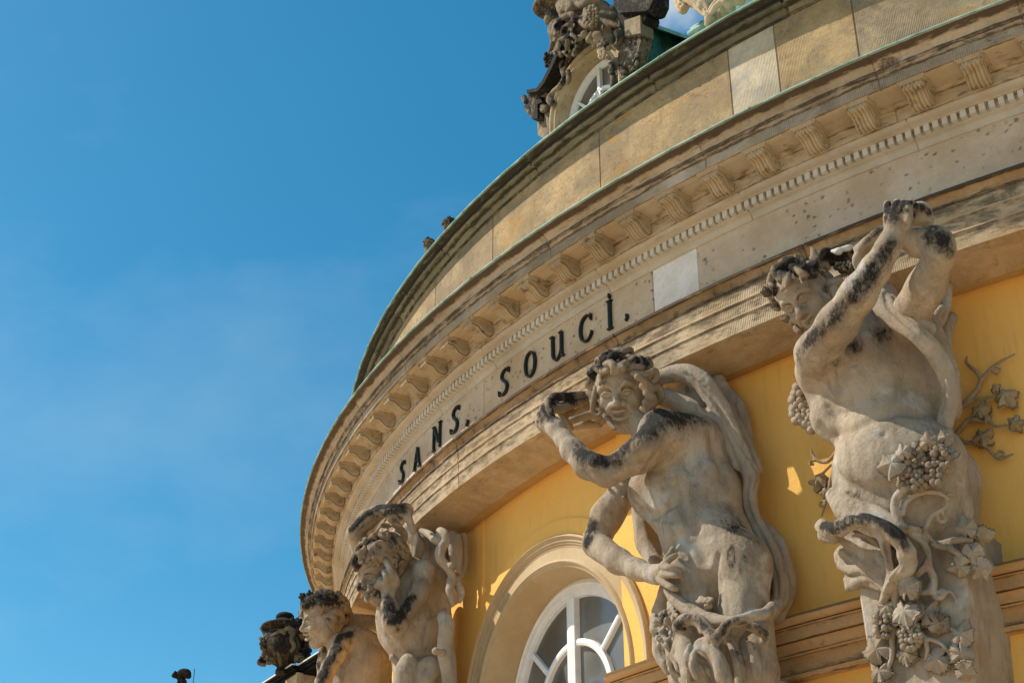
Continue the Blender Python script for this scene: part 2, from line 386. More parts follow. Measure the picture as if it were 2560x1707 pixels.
M_GREY = ashlar('grey_stone', '#cfc7b6', '#bdb29d', '#8b7c66', .0, .62, .8, 10, band=.3)
M_ATTIC = ashlar('attic_stone', '#c4a97f', '#9e8868', '#5e5140', .45, .50, .82, 15, 300., streak=.5, rust='#b88a40', band=.25, speck=.85, mottle=.6, grain=.75)
M_COPING = ashlar('coping_stone', '#9a8d72', '#80755b', '#3a352c', .5, .52, .8, 10, 260., streak=.7, band=.5, grain=.5)
M_STRING = ashlar('string_course_stone', '#d3b083', '#c09a6a', '#7a6245', .22, .6, .75, 9, 260., streak=.25)
M_YEL = plaster('yellow_plaster', '#fcc76c', '#f7bf62', '#eac78c')
M_SURR = ashlar('window_stone', '#cbb591', '#bda37b', '#94805f', .0, .66, .8, 6, tint=False)
M_STAT = carved('statue_stone', '#b9a891', '#a2927c', '#c6bfb4', '#2b2825', .36)
M_CLOTH = carved('drapery_stone', '#a99781', '#b1a48f', '#beb6a8', '#33302c', .2, .55)
M_HAIR = carved('hair_stone', '#a59277', '#8d7a62', '#b3a48c', '#26231f', .3, .42)
M_DARK = carved('dark_stone', '#75674f', '#564c3c', '#8c7d63', '#1f1c19', .35, .38)
M_ORN = carved('dormer_stone', '#9b8a6d', '#7c6e56', '#b3a180', '#25211c', .38, .36)
M_CREAM = carved('cream_stone', '#cdb796', '#c0a47c', '#d8c7a8', '#5d5243', .0, .95)
M_DENT = ashlar('dentil_stone', '#ded9cd', '#cfc7b7', '#8b7c66', .0, .62, .8, 10, tint=False)
M_LETTER = plain('bronze', '#1d2220', .42, '#2a302b', 60)
M_WHITE = plain('white_paint', '#efefed', .4, '#e4e4e0', 18, .05)
M_COPPER = plain('green_copper', '#9dbcac', .65, '#5d8373', 9, .3)
M_COPDARK = plain('dark_copper', '#2c4a40', .55, '#4d8670', 9, .3)
M_IRON = plain('iron', '#3a3f42', .5)
def glass():
    t = NT('window_glass'); p = t.pos()
    c = t.mix(t.ramp(t.noise(1.6, 2, .5, p), .35, .65), lin('#54544f'), lin('#777771'))
    t.b.inputs['Specular IOR Level'].default_value = .6
    m = t.done(c, .08); t.b.inputs['Specular IOR Level'].default_value = .6; return m
M_GLASS = glass()
def gravel():
    t = NT('gravel'); p = t.pos()
    c = t.mix(t.ramp(t.noise(.6, 5, .6, p), .35, .65), lin('#cbb496'), lin('#bba284'))
    c = t.mix(t.ramp(t.noise(60, 4, .8, p), .45, .7, 0, .5), c, lin('#8f826c'))
    return t.done(c, .95, t.bump(t.noise(90, 4, .7, p), .4, .01))
M_GRAVEL = gravel()

# ---------------------------------------------------------------- ground
mesh('ground', [(-400, -400, -1.65), (400, -400, -1.65), (400, 400, -1.65), (-400, 400, -1.65)], [[0, 1, 2, 3]], M_GRAVEL, smooth=False)['kind'] = 'structure'

# ---------------------------------------------------------------- the rotunda
rot = empty('palace_rotunda', (0, 0, -1.65), 'round yellow palace pavilion with carved stone cornice, attic and inscribed frieze', 'building')
def revolve(name, prof, mat, a0=-180., a1=180., step=.5, joints=(), jw=.035, jd=.006, tintf=None, parent=rot, smooth=True, wob=.0, line_dark=None):
    """Turn a profile [(radius, height)...] about the axis; joints are fine mortar grooves at the angles given."""
    A = list(np.arange(a0, a1+1e-6, step)); A = [a for a in A if all(abs(a-j) > jw*1.5 for j in joints)]
    J = set()
    for j in joints:
        for q in (-jw, -jw*.55, 0, jw*.55, jw): A.append(j+q)
        J.add(j)
    A = np.array(sorted(A)); n = len(prof); cut = np.array([jd if min([abs(a-j) for j in joints] or [9]) < jw*.6 else 0 for a in A])
    P = np.array(prof, float); L = np.concatenate([[0], np.cumsum(np.hypot(*np.diff(P, axis=0).T))])
    R = P[None, :, 0]-cut[:, None]; ar = np.radians(A)[:, None]
    if wob: R = R+wob*np.sin(ar*190+P[None, :, 1]*70)*np.sin(ar*57)
    V = np.stack([R*np.sin(ar), -R*np.cos(ar), np.broadcast_to(P[None, :, 1], R.shape)], -1).reshape(-1, 3)
    uv = np.stack([np.broadcast_to(ar*7, R.shape), np.broadcast_to(L[None], R.shape)], -1).reshape(-1, 2)
    i = np.arange(len(A)-1)[:, None]*n+np.arange(n-1)[None]; Q = np.stack([i, i+1, i+n+1, i+n], -1).reshape(-1, 4)
    T = np.repeat(np.array([tintf(a) if tintf else (1, 1, 1) for a in A]), n, 0)
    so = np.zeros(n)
    for k_, v_ in (line_dark or {}).items(): so[k_] = v_  # ragged darkening along these profile points, mostly recesses, edges and undersides
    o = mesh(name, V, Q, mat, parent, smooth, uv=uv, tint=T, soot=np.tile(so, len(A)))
    if smooth: o.data.polygons.foreach_set('use_smooth', np.ones(len(Q), bool)); sharp(o, 32)
    return o
def sharp(o, deg):
    import bmesh
    bm = bmesh.new(); bm.from_mesh(o.data)
    for e in bm.edges:
        if len(e.link_faces) == 2 and e.calc_face_angle(0) > rad(deg): e.smooth = False
    bm.to_mesh(o.data); bm.free()
def arc(c, r, a, b, n=6): return [(c[0]+r[0]*math.cos(rad(t)), c[1]+r[1]*math.sin(rad(t))) for t in np.linspace(a, b, n)]
def blocks(js, cols):
    js = sorted(js)
    def f(a):
        k = sum(a > j for j in js); return cols[k % len(cols)]
    return f
rj = [-168, -150, -132, -118, -104, -92, -80, -70, -58, -47, -40.5]
# architrave: three fasciae under a cove and a narrow ledge
aj = rj+[-31.5, -20.55, -12.0, -1.5, 9, 21, 34]
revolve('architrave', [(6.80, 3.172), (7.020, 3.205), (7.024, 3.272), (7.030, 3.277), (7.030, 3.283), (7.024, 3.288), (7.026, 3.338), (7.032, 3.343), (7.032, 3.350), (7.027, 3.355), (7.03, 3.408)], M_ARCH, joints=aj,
        tintf=blocks(aj, [(1, 1, 1), (.97, .98, .97), (1.03, 1, .96), (.96, .95, .94)]), wob=.0012, line_dark={1: .3, 2: .45, 3: .5, 5: .35, 6: .5, 7: .45, 9: .4, 10: .55})
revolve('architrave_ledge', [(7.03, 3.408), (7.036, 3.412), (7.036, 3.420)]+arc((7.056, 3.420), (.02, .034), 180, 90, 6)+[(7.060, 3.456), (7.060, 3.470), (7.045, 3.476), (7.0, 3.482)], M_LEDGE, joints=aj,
        tintf=blocks(aj, [(1, 1, 1), (.92, .94, .95), (1.05, 1.03, 1)]), wob=.0012, line_dark={0: .6, 1: .5, 2: .5, 3: .3, 4: .2, 7: .3, 8: .6, 9: .6, 10: .7})
revolve('soffit', [(6.70, 3.190), (6.80, 3.172)], M_SOFFIT, joints=aj)
# frieze with one new white block
fj = rj+[-37.45, -29.72, -18.89, -16.68, -3.0, 7, 18, 31]
ft = {8: 0}
def ftint(a):
    if -18.89 < a < -16.68: return (1.38, 1.60, 2.0)
    if -29.72 < a < -18.89: return (.97, .93, .84)
    if a < -37.45: return (.98, 1.0, 1.03)
    return (1.0, .99, .97)
revolve('frieze', [(7.0, 3.480), (7.0, 3.736)], M_FRIEZE, joints=fj, tintf=ftint)
# bed mould: grey fillets, dentils, ovolo
gj = rj+[-33.5, -28.6, -21.05, -14.1, -7.63, 1, 13, 29]
gt = blocks(gj, [(1, 1, 1), (.94, .95, .96), (1.03, 1.0, .96), (.98, .97, .97)])
revolve('bed_moulding', [(7.0, 3.734), (7.008, 3.736), (7.010, 3.744)]+arc((7.030, 3.746), (.018, .018), 180, 100, 5)+[(7.034, 3.766), (7.034, 3.772), (7.036, 3.808)], M_GREY, joints=gj, tintf=gt)
revolve('ovolo', [(7.036, 3.808), (7.062, 3.808), (7.064, 3.813)]+arc((7.066, 3.828), (.036, .014), -80, 0, 6)+[(7.103, 3.832), (7.10, 3.834)], M_GREY, joints=gj, tintf=gt, line_dark={0: .4, 1: .4, 2: .2, 9: .5, 10: .6})
mb = MB(); dp = .3142
for i in range(-208, 112):
    a = rad(-3.992+i*dp); rr = dirn(a); tt = np.array([math.cos(a), math.sin(a), 0])
    jit = random.uniform(-.0008, .0008)
    mb.box(rr*(7.0465+jit)+np.array([0, 0, 3.7915]), (rr, tt, (0, 0, 1)), (.0125, .0117+jit, .0163))
tag(mb.build('dentil_course', M_DENT, rot), kind=None)
# modillion band
cj = rj+[-38.2, -33.0, -22.15, -14.5, -7.9, -3.2, 10, 26]
revolve('modillion_band', [(7.10, 3.833), (7.112, 3.838), (7.112, 3.880), (7.120, 3.885), (7.120, 3.893), (7.130, 3.903), (7.215, 3.905), (7.222, 3.900), (7.248, 3.900), (7.250, 3.905)], M_COFFER, joints=cj, line_dark={0: .5, 1: .3, 2: .25, 3: .5, 4: .3, 5: .35, 6: .05, 7: .1, 8: .2, 9: .5})
revolve('corona', [(7.250, 3.905), (7.256, 3.903), (7.262, 3.906), (7.262, 3.945), (7.268, 3.948)], M_CORONA, joints=cj, tintf=lambda a: (1.25, 1.32, 1.42) if -16.3 < a < -15.2 else (1, 1, 1), wob=.001, line_dark={0: .6, 1: .3, 3: .25, 4: .6})
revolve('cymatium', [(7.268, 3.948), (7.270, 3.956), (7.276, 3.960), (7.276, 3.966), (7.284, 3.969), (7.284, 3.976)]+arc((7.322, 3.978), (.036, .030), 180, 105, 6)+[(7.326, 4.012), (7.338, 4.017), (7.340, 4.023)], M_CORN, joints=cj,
        tintf=blocks(cj, [(1, 1, 1), (.93, .95, .96), (1.06, 1.03, .98), (.9, .88, .85)]), wob=.0015, line_dark={0: .6, 1: .45, 2: .35, 3: .55, 4: .5, 5: .65, 6: .4, 10: .35, 11: .6, 12: .75, 13: .8})
revolve('cornice_flashing', [(7.339, 4.022), (7.344, 4.022), (7.346, 4.024), (7.346, 4.030), (7.339, 4.034), (6.94, 4.075)], M_COPPER, joints=[-70, -55.2, -41, -26.4, -12.2, 2, 17, 33], jw=.06, jd=-.004, wob=.0012)
# attic wall of big tooled blocks
tj = rj[:-2]+[-49.5, -42.3, -35.77, -29.76, -21.89, -14.81, -12.66, -9.38, -2, 6, 17, 30]
acol = {}
def atint(a):
    if -14.81 < a < -12.66: return (1.3, 1.48, 1.85)
    if -9.38 < a < -2: return (.86, .88, .92)
    if -12.66 < a < -9.38: return (1.05, 1.0, .88)
    if -29.76 < a < -14.81: return (1.03, .99, .9)
    if -35.77 < a < -29.76: return (.84, .84, .86)
    if -42.3 < a < -35.77: return (.95, .92, .88)
    return (.97, .97, 1)
revolve('attic_wall', [(6.95, 4.06), (6.95, 4.30), (6.95, 4.55), (6.95, 4.785)], M_ATTIC, joints=tj, tintf=atint)
kj = rj+[-44.6, -38.4, -33.9, -25.9, -18.4, -11.9, -4, 8, 22]
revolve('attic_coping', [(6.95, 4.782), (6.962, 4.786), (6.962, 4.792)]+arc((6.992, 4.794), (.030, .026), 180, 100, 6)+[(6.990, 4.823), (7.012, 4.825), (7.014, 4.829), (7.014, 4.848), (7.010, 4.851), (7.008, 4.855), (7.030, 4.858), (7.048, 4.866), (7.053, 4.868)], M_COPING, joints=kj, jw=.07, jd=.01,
        tintf=blocks(kj, [(1, 1, 1), (.8, .8, .8), (1.25, 1.2, 1.1), (.9, .92, .9), (1.1, 1.1, 1.05)]), wob=.002, line_dark={0: .5, 1: .5, 2: .6, 6: .3, 7: .5, 8: .8, 9: .6, 10: .2, 11: .3, 12: .8, 13: .9, 14: .8, 15: .6, 16: .7})
revolve('coping_flashing', [(7.052, 4.868), (7.059, 4.868), (7.061, 4.870), (7.061, 4.876), (7.053, 4.880), (6.6, 4.95)], M_COPPER, joints=[-66, -52, -44.7, -31, -17.5, -6, 7, 20], jw=.06, jd=-.003, wob=.0015)
revolve('dome', [(6.6, 4.95), (6.35, 5.05), (6.25, 5.3), (6.15, 5.7), (5.8, 6.3), (5.2, 6.9), (4.2, 7.5), (2.8, 7.9), (1.2, 8.1), (.01, 8.15)], M_COPDARK, step=2)
# ---- modillions: fluted S-shaped consoles under the corona
def modillion_mesh():
    S = [(.118, -.012, 1.), (.120, -.020, 1.), (.117, -.029, 1.), (.108, -.034, .98), (.096, -.032, .96), (.084, -.034, .95), (.070, -.043, .94), (.057, -.056, .95), (.044, -.066, .98), (.028, -.071, 1.), (.012, -.070, 1.), (.0, -.060, 1.), (-.004, -.056, 1.)]
    nw = 33; V = []; F = []; n = len(S)
    for i, (x, z, wd) in enumerate(S):
        a = np.array(S[max(i-1, 0)][:2]); b = np.array(S[min(i+1, n-1)][:2]); d = b-a; d /= np.linalg.norm(d); nn = np.array([d[1], -d[0]])
        if nn[1] > 0 and i > 1: nn = -nn
        for j in range(nw):
            wq = j/(nw-1)*2-1; o = .0105*abs(math.sin(wq*math.pi*2.5))**.7-.006
            V.append((x+nn[0]*o, wq*.037*wd, (z+nn[1]*o)))
    F += [[i*nw+j, i*nw+j+1, (i+1)*nw+j+1, (i+1)*nw+j] for i in range(n-1) for j in range(nw-1)]
    for sgn in (-1, 1):                              # side cheeks up to the abacus
        o = len(V)
        V += [(x, sgn*.037*wd*.985, z) for x, z, wd in S]+[(x, sgn*.037*.97, -.010) for x, z, wd in S]
        F += [[o+i, o+i+1, o+n+i+1, o+n+i] for i in range(n-1)]
    m = MB(); m.V = V; m.F = F
    for h, z0, z1, l in ((.044, -.012, -.006, .126), (.050, -.006, .004, .131)):   # abacus mouldings
        m.box((l/2-.004, 0, (z0+z1)/2), np.eye(3), (l/2+.004, h, (z1-z0)/2))
    for sgn in (-1, 1):                              # volutes on the cheeks
        m.tube([(.022+.014*(1-t/9)*math.cos(t), sgn*.0375, -.044+.016*(1-t/9)*math.sin(t)) for t in np.linspace(0, 8.5, 22)], .0024, 5)
        m.tube([(x-.004, sgn*.0375, z+.007) for x, z, _ in S[2:9]], .002, 5)
    return m
mo = modillion_mesh().build('modillion', M_MOD, rot, True); sharp(mo, 40)
mo.parent = None
for i in range(-37, 9):
    a = -5.0+i*1.905
    if i == -37: o = mo
    else: o = mo.copy(); COL.objects.link(o)
    rr = dirn(rad(a))*7.120
    o.parent = rot; o.matrix_parent_inverse = Matrix.Translation((0, 0, 1.65))
    o.location = (rr[0], rr[1], 3.902); o.scale = (1.02, 1.16, 1.07); o.rotation_euler = (0, 0, rad(a)-math.pi/2)
# ---- inscription: raised bronze letters, each drawn from tapering strokes with serifs
def ctrl(pts, n=10):
    P = np.array(pts, float); Q = np.vstack([2*P[0]-P[1], P, 2*P[-1]-P[-2]]); o = []
    for i in range(len(P)-1):
        p0, p1, p2, p3 = Q[i:i+4]
        o += [.5*(2*p1+(p2-p0)*t+(2*p0-5*p1+4*p2-p3)*t*t+(3*p1-p0-3*p2+p3)*t**3) for t in np.arange(n)/n]
    return np.array(o+[P[-1]])
S_ = [[(.36, .84, .05), (.30, .98, .06), (.10, .99, .09), (-.14, .90, .13), (-.20, .74, .15), (-.06, .58, .17), (.14, .44, .17), (.24, .26, .16), (.16, .08, .13), (-.08, .0, .09), (-.30, .06, .07), (-.38, .20, .05)], [(.40, 1.0, .07), (.36, .80, .07)], [(-.42, .24, .07), (-.38, .02, .07)]]
GL = dict(S=S_, A=[[(-.36, .0, .08), (.04, 1., .09)], [(.0, 1., .17), (.36, .0, .17)], [(-.2, .36, .07), (.24, .36, .07)], [(-.48, .0, .05), (-.24, .0, .05)], [(.22, .0, .06), (.50, .0, .06)]],
          N=[[(-.34, .0, .1), (-.34, 1., .1)], [(-.36, 1., .17), (.34, .0, .17)], [(.34, .0, .1), (.34, 1., .1)], [(-.48, .0, .05), (-.22, .0, .05)], [(-.5, 1., .05), (-.3, 1., .05)], [(.22, 1., .05), (.48, 1., .05)]],
          O=[[(.0, 1., .09), (-.26, .86, .14), (-.36, .5, .18), (-.26, .14, .14), (0, 0, .09), (.26, .14, .14), (.36, .5, .18), (.26, .86, .14), (.0, 1., .09)]],
          U=[[(-.30, 1., .17), (-.30, .4, .17), (-.26, .14, .15), (-.08, .0, .1), (.12, .06, .09), (.28, .3, .1)], [(.30, 1., .17), (.30, .06, .17)], [(-.46, .97, .07), (-.26, 1., .06)], [(.16, .97, .07), (.34, 1., .06)], [(.28, .06, .12), (.46, .02, .09)]],
          C=[[(.36, .78, .06), (.26, .96, .08), (.04, 1.0, .1), (-.22, .86, .15), (-.34, .5, .18), (-.24, .14, .15), (.02, .0, .1), (.26, .06, .09), (.40, .24, .06)], [(.38, 1.0, .07), (.36, .74, .07)], [(.40, .30, .07), (.40, .14, .06)]],
          I=[[(.0, .0, .18), (.0, 1., .18)], [(-.14, .0, .06), (.14, .0, .06)], [(-.14, 1., .06), (.14, 1., .06)]],
          dot=[[(.0, .0, .10), (.0, .10, .16), (.0, .2, .08)]], comma=[[(.02, .16, .17), (.04, .04, .14), (-.06, -.08, .06)]])
def letter(g, ang, z0, h, name='bronze_letter'):
    V = []; F = []
    for st in GL[g]:
        P = ctrl(st) if len(st) > 2 else np.array(st, float)
        d = np.gradient(P[:, :2], axis=0); d /= np.linalg.norm(d, axis=1)[:, None]+1e-9; n = np.stack([-d[:, 1], d[:, 0]], 1)
        o = len(V)
        for i in range(len(P)):
            for s_, dep in ((-1, .001), (-.8, .016), (0, .0185), (.8, .016), (1, .001)):
                x, y = P[i, :2]+n[i]*P[i, 2]*.43*s_
                a = rad(ang)+x*h*.80/7; r = 7.0+dep; V.append((r*math.sin(a), -r*math.cos(a), z0+y*h))
        m = len(P)
        F += [[o+i*5+j, o+i*5+j+1, o+(i+1)*5+j+1, o+(i+1)*5+j] for i in range(m-1) for j in range(4)]
        F += [[o+j for j in range(5)], [o+(m-1)*5+j for j in range(5)][::-1]]
    mesh(name, V, F, M_LETTER, rot, False)
for g, a, z, h in (('S', -38.23, 3.568, .122), ('A', -36.25, 3.553, .126), ('N', -34.0, 3.556, .144), ('S', -32.18, 3.560, .140),
                   ('S', -28.0, 3.556, .138), ('O', -26.1, 3.554, .138), ('U', -24.3, 3.552, .140), ('C', -22.55, 3.555, .136), ('I', -21.15, 3.548, .150)):
    letter(g, a, z, h)
letter('dot', -21.14, 3.712, .13, 'bronze_point'); letter('comma', -31.05, 3.545, .13, 'bronze_comma'); letter('comma', -20.26, 3.553, .13, 'bronze_comma')
# ---- wall with the arched window, pilaster strips, impost
WA, WZ, WRAD = rad(-28.62), 2.05, .625
def wp(x, z, d): a = WA+x/6.74; r = RW+d; return (r*math.sin(a), -r*math.cos(a), z)
def wallgrid(xs, zlo, zhi, d, V, F):
    o = len(V); m = 6
    for i, x in enumerate(xs):
        for j in range(m+1): V.append(wp(x, zlo[i]+(zhi[i]-zlo[i])*j/m, d))
    F += [[o+i*(m+1)+j, o+(i+1)*(m+1)+j, o+(i+1)*(m+1)+j+1, o+i*(m+1)+j+1] for i in range(len(xs)-1) for j in range(m)]
V = []; F = []
wx = WRAD+.02
full = 2*math.pi*6.74
xs = np.linspace(wx, full-wx, 400); wallgrid(xs, [-1.66]*400, [3.2]*400, 0, V, F)
xs = wx*np.cos(np.linspace(math.pi, 0, 60)); wallgrid(xs, WZ+np.sqrt(np.maximum(wx*wx-xs*xs, 0)), [3.2]*60, 0, V, F)
wallgrid(np.linspace(-wx, wx, 20), [-1.66]*20, [-.9]*20, 0, V, F)
mesh('wall', V, F, M_YEL, rot)
def strip(name, a0, a1, z0, z1, d, mat):
    x0, x1 = (rad(a0)-WA)*6.74, (rad(a1)-WA)*6.74; V = []; F = []; xs = np.linspace(x0, x1, 16)
    pr = [(0, z0), (d, z0), (d, z1), (0, z1)]
    for x in xs: V += [wp(x, z, dd) for dd, z in pr]
    F = [[i*4+j, (i+1)*4+j, (i+1)*4+j+1, i*4+j+1] for i in range(15) for j in range(3)]+[[0, 1, 2, 3], [63, 62, 61, 60]]
    return mesh(name, V, F, mat, rot, False)
strip('pilaster', -23.5, -4.05, -1.65, 3.19, .014, M_YEL); strip('pilaster', 1.2, 12, -1.65, 3.19, .014, M_YEL); strip('pilaster', -53, -33.9, -1.65, 3.19, .008, M_YEL)
imp = [(6.72, 1.762), (6.776, 1.764), (6.784, 1.770), (6.786, 1.780), (6.776, 1.784), (6.772, 1.788), (6.774, 1.842), (6.796, 1.846), (6.800, 1.852), (6.796, 1.858), (6.806, 1.862)]+arc((6.830, 1.864), (.022, .028), 180, 95, 6)+[(6.822, 1.893), (6.822, 1.897), (6.838, 1.900), (6.839, 1.936), (6.850, 1.939), (6.852, 1.945), (6.846, 1.949)]+arc((6.858, 1.970), (.022, .02), -120, 0, 6)+[(6.884, 1.972), (6.884, 1.981), (6.84, 1.986), (6.72, 1.992)]
for nm, a0, a1 in (('impost', -23.32, -4.0), ('impost', -4.0, 20), ('impost', -60, -34.0)):
    o = revolve(nm, imp, M_STRING, a0, a1, .4, line_dark={1: .5, 4: .7, 5: .5, 7: .6, 9: .6, 16: .4, 17: .8, 18: .8, 20: .3, 21: .6, 23: .8, 24: .5, 30: .7, 31: .9})  # dark lines put into the colour so the mouldings read in shade
    for a in (a0, a1):
        q = [(r*math.sin(rad(a)), -r*math.cos(rad(a)), z) for r, z in imp]
        mesh('impost_end', q, [list(range(len(q)))], M_STRING, o, False)
def sweep(name, prof, mat, parent, z0=-.9, n=64, base=WRAD):
    """Carry a profile [(rho, depth)...] round the arch and down both jambs."""
    th = np.linspace(0, math.pi, n); path = [(1, 0, z0)]+[(math.cos(t), math.sin(t), None) for t in th]+[(-1, 0, z0)]
    V = []; m = len(prof)
    for cx, sx, zz in path: V += [wp(rho*cx, WZ+rho*sx if zz is None else zz, d) for rho, d in prof]
    Q = np.array([[i*m+j, i*m+j+1, (i+1)*m+j+1, (i+1)*m+j] for i in range(len(path)-1) for j in range(m-1)])
    o = mesh(name, V, Q, mat, parent, True); sharp(o, 35); return o
sweep('window_surround', [(.785, 0), (.785, .030)]+[(.783-.02*t, .030+.012*math.sin(math.pi*t)) for t in (.0, .25, .5, .75, 1)]+[(.750, .028), (.748, .022), (.738, .020), (.737, .014), (.728, .014), (.722, .010), (.668, .012), (.664, .019)]+
      [(.664-.022*t, .019+.010*math.sin(math.pi*t)) for t in (.25, .5, .75, 1)]+[(.636, .014), (.630, .012), (.625, .002), (.604, -.168)], M_SURR, rot)
# yellow relieving band over the arch
V = []; th = np.linspace(rad(14), rad(166), 60); pr = [(.790, 0), (.790, .013), (.868, .013), (.868, 0)]
for t in th: V += [wp(rho*math.cos(t), WZ+rho*math.sin(t), d) for rho, d in pr]
Q = [[i*4+j, i*4+j+1, (i+1)*4+j+1, (i+1)*4+j] for i in range(59) for j in range(3)]+[[0, 1, 2, 3], [239, 238, 237, 236]]
mesh('arch_band', V, Q, M_YEL, rot, False)
win = sweep('window', [(.606, -.150), (.585, -.140), (.580, -.148), (.556, -.150), (.552, -.158), (.528, -.160), (.522, -.185)], M_WHITE, rot)
m = MB()
def bar(P, wd, d0, d1):
    P = np.array(P, float); d = np.gradient(P, axis=0); d /= np.linalg.norm(d, axis=1)[:, None]; n = np.stack([-d[:, 1], d[:, 0]], 1); o = len(m.V); pr = [(-1, d0), (-.9, d1), (-.3, d1+.004), (.3, d1+.004), (.9, d1), (1, d0)]
    for i in range(len(P)): m.V += [wp(*(P[i]+n[i]*wd/2*s_), dd) for s_, dd in pr]
    m.F += [[o+i*6+j, o+i*6+j+1, o+(i+1)*6+j+1, o+(i+1)*6+j] for i in range(len(P)-1) for j in range(5)]+[[o+j for j in range(6)], [o+(len(P)-1)*6+j for j in range(6)]]
bar([(0, -.9), (0, WZ), (0, WZ+.525)], .072, -.19, -.146)
bar([(.30*math.cos(t), WZ+.30*math.sin(t)) for t in np.linspace(0, math.pi, 30)], .036, -.19, -.156)
for t in (42, 138): bar([(.315*math.cos(rad(t)), WZ+.315*math.sin(rad(t))), (.526*math.cos(rad(t)), WZ+.526*math.sin(rad(t)))], .030, -.19, -.157)
bar([(-.53, WZ), (0, WZ), (.53, WZ)], .06, -.19, -.151)
m.build('window_frame', M_WHITE, win)
xs = np.linspace(-.54, .54, 24)
mesh('window_pane', [wp(x, z, -.178) for x in xs for z in (-.9, WZ+math.sqrt(max(.545**2-x*x, 0)))], [[2*i, 2*i+2, 2*i+3, 2*i+1] for i in range(23)], M_GLASS, win, True)
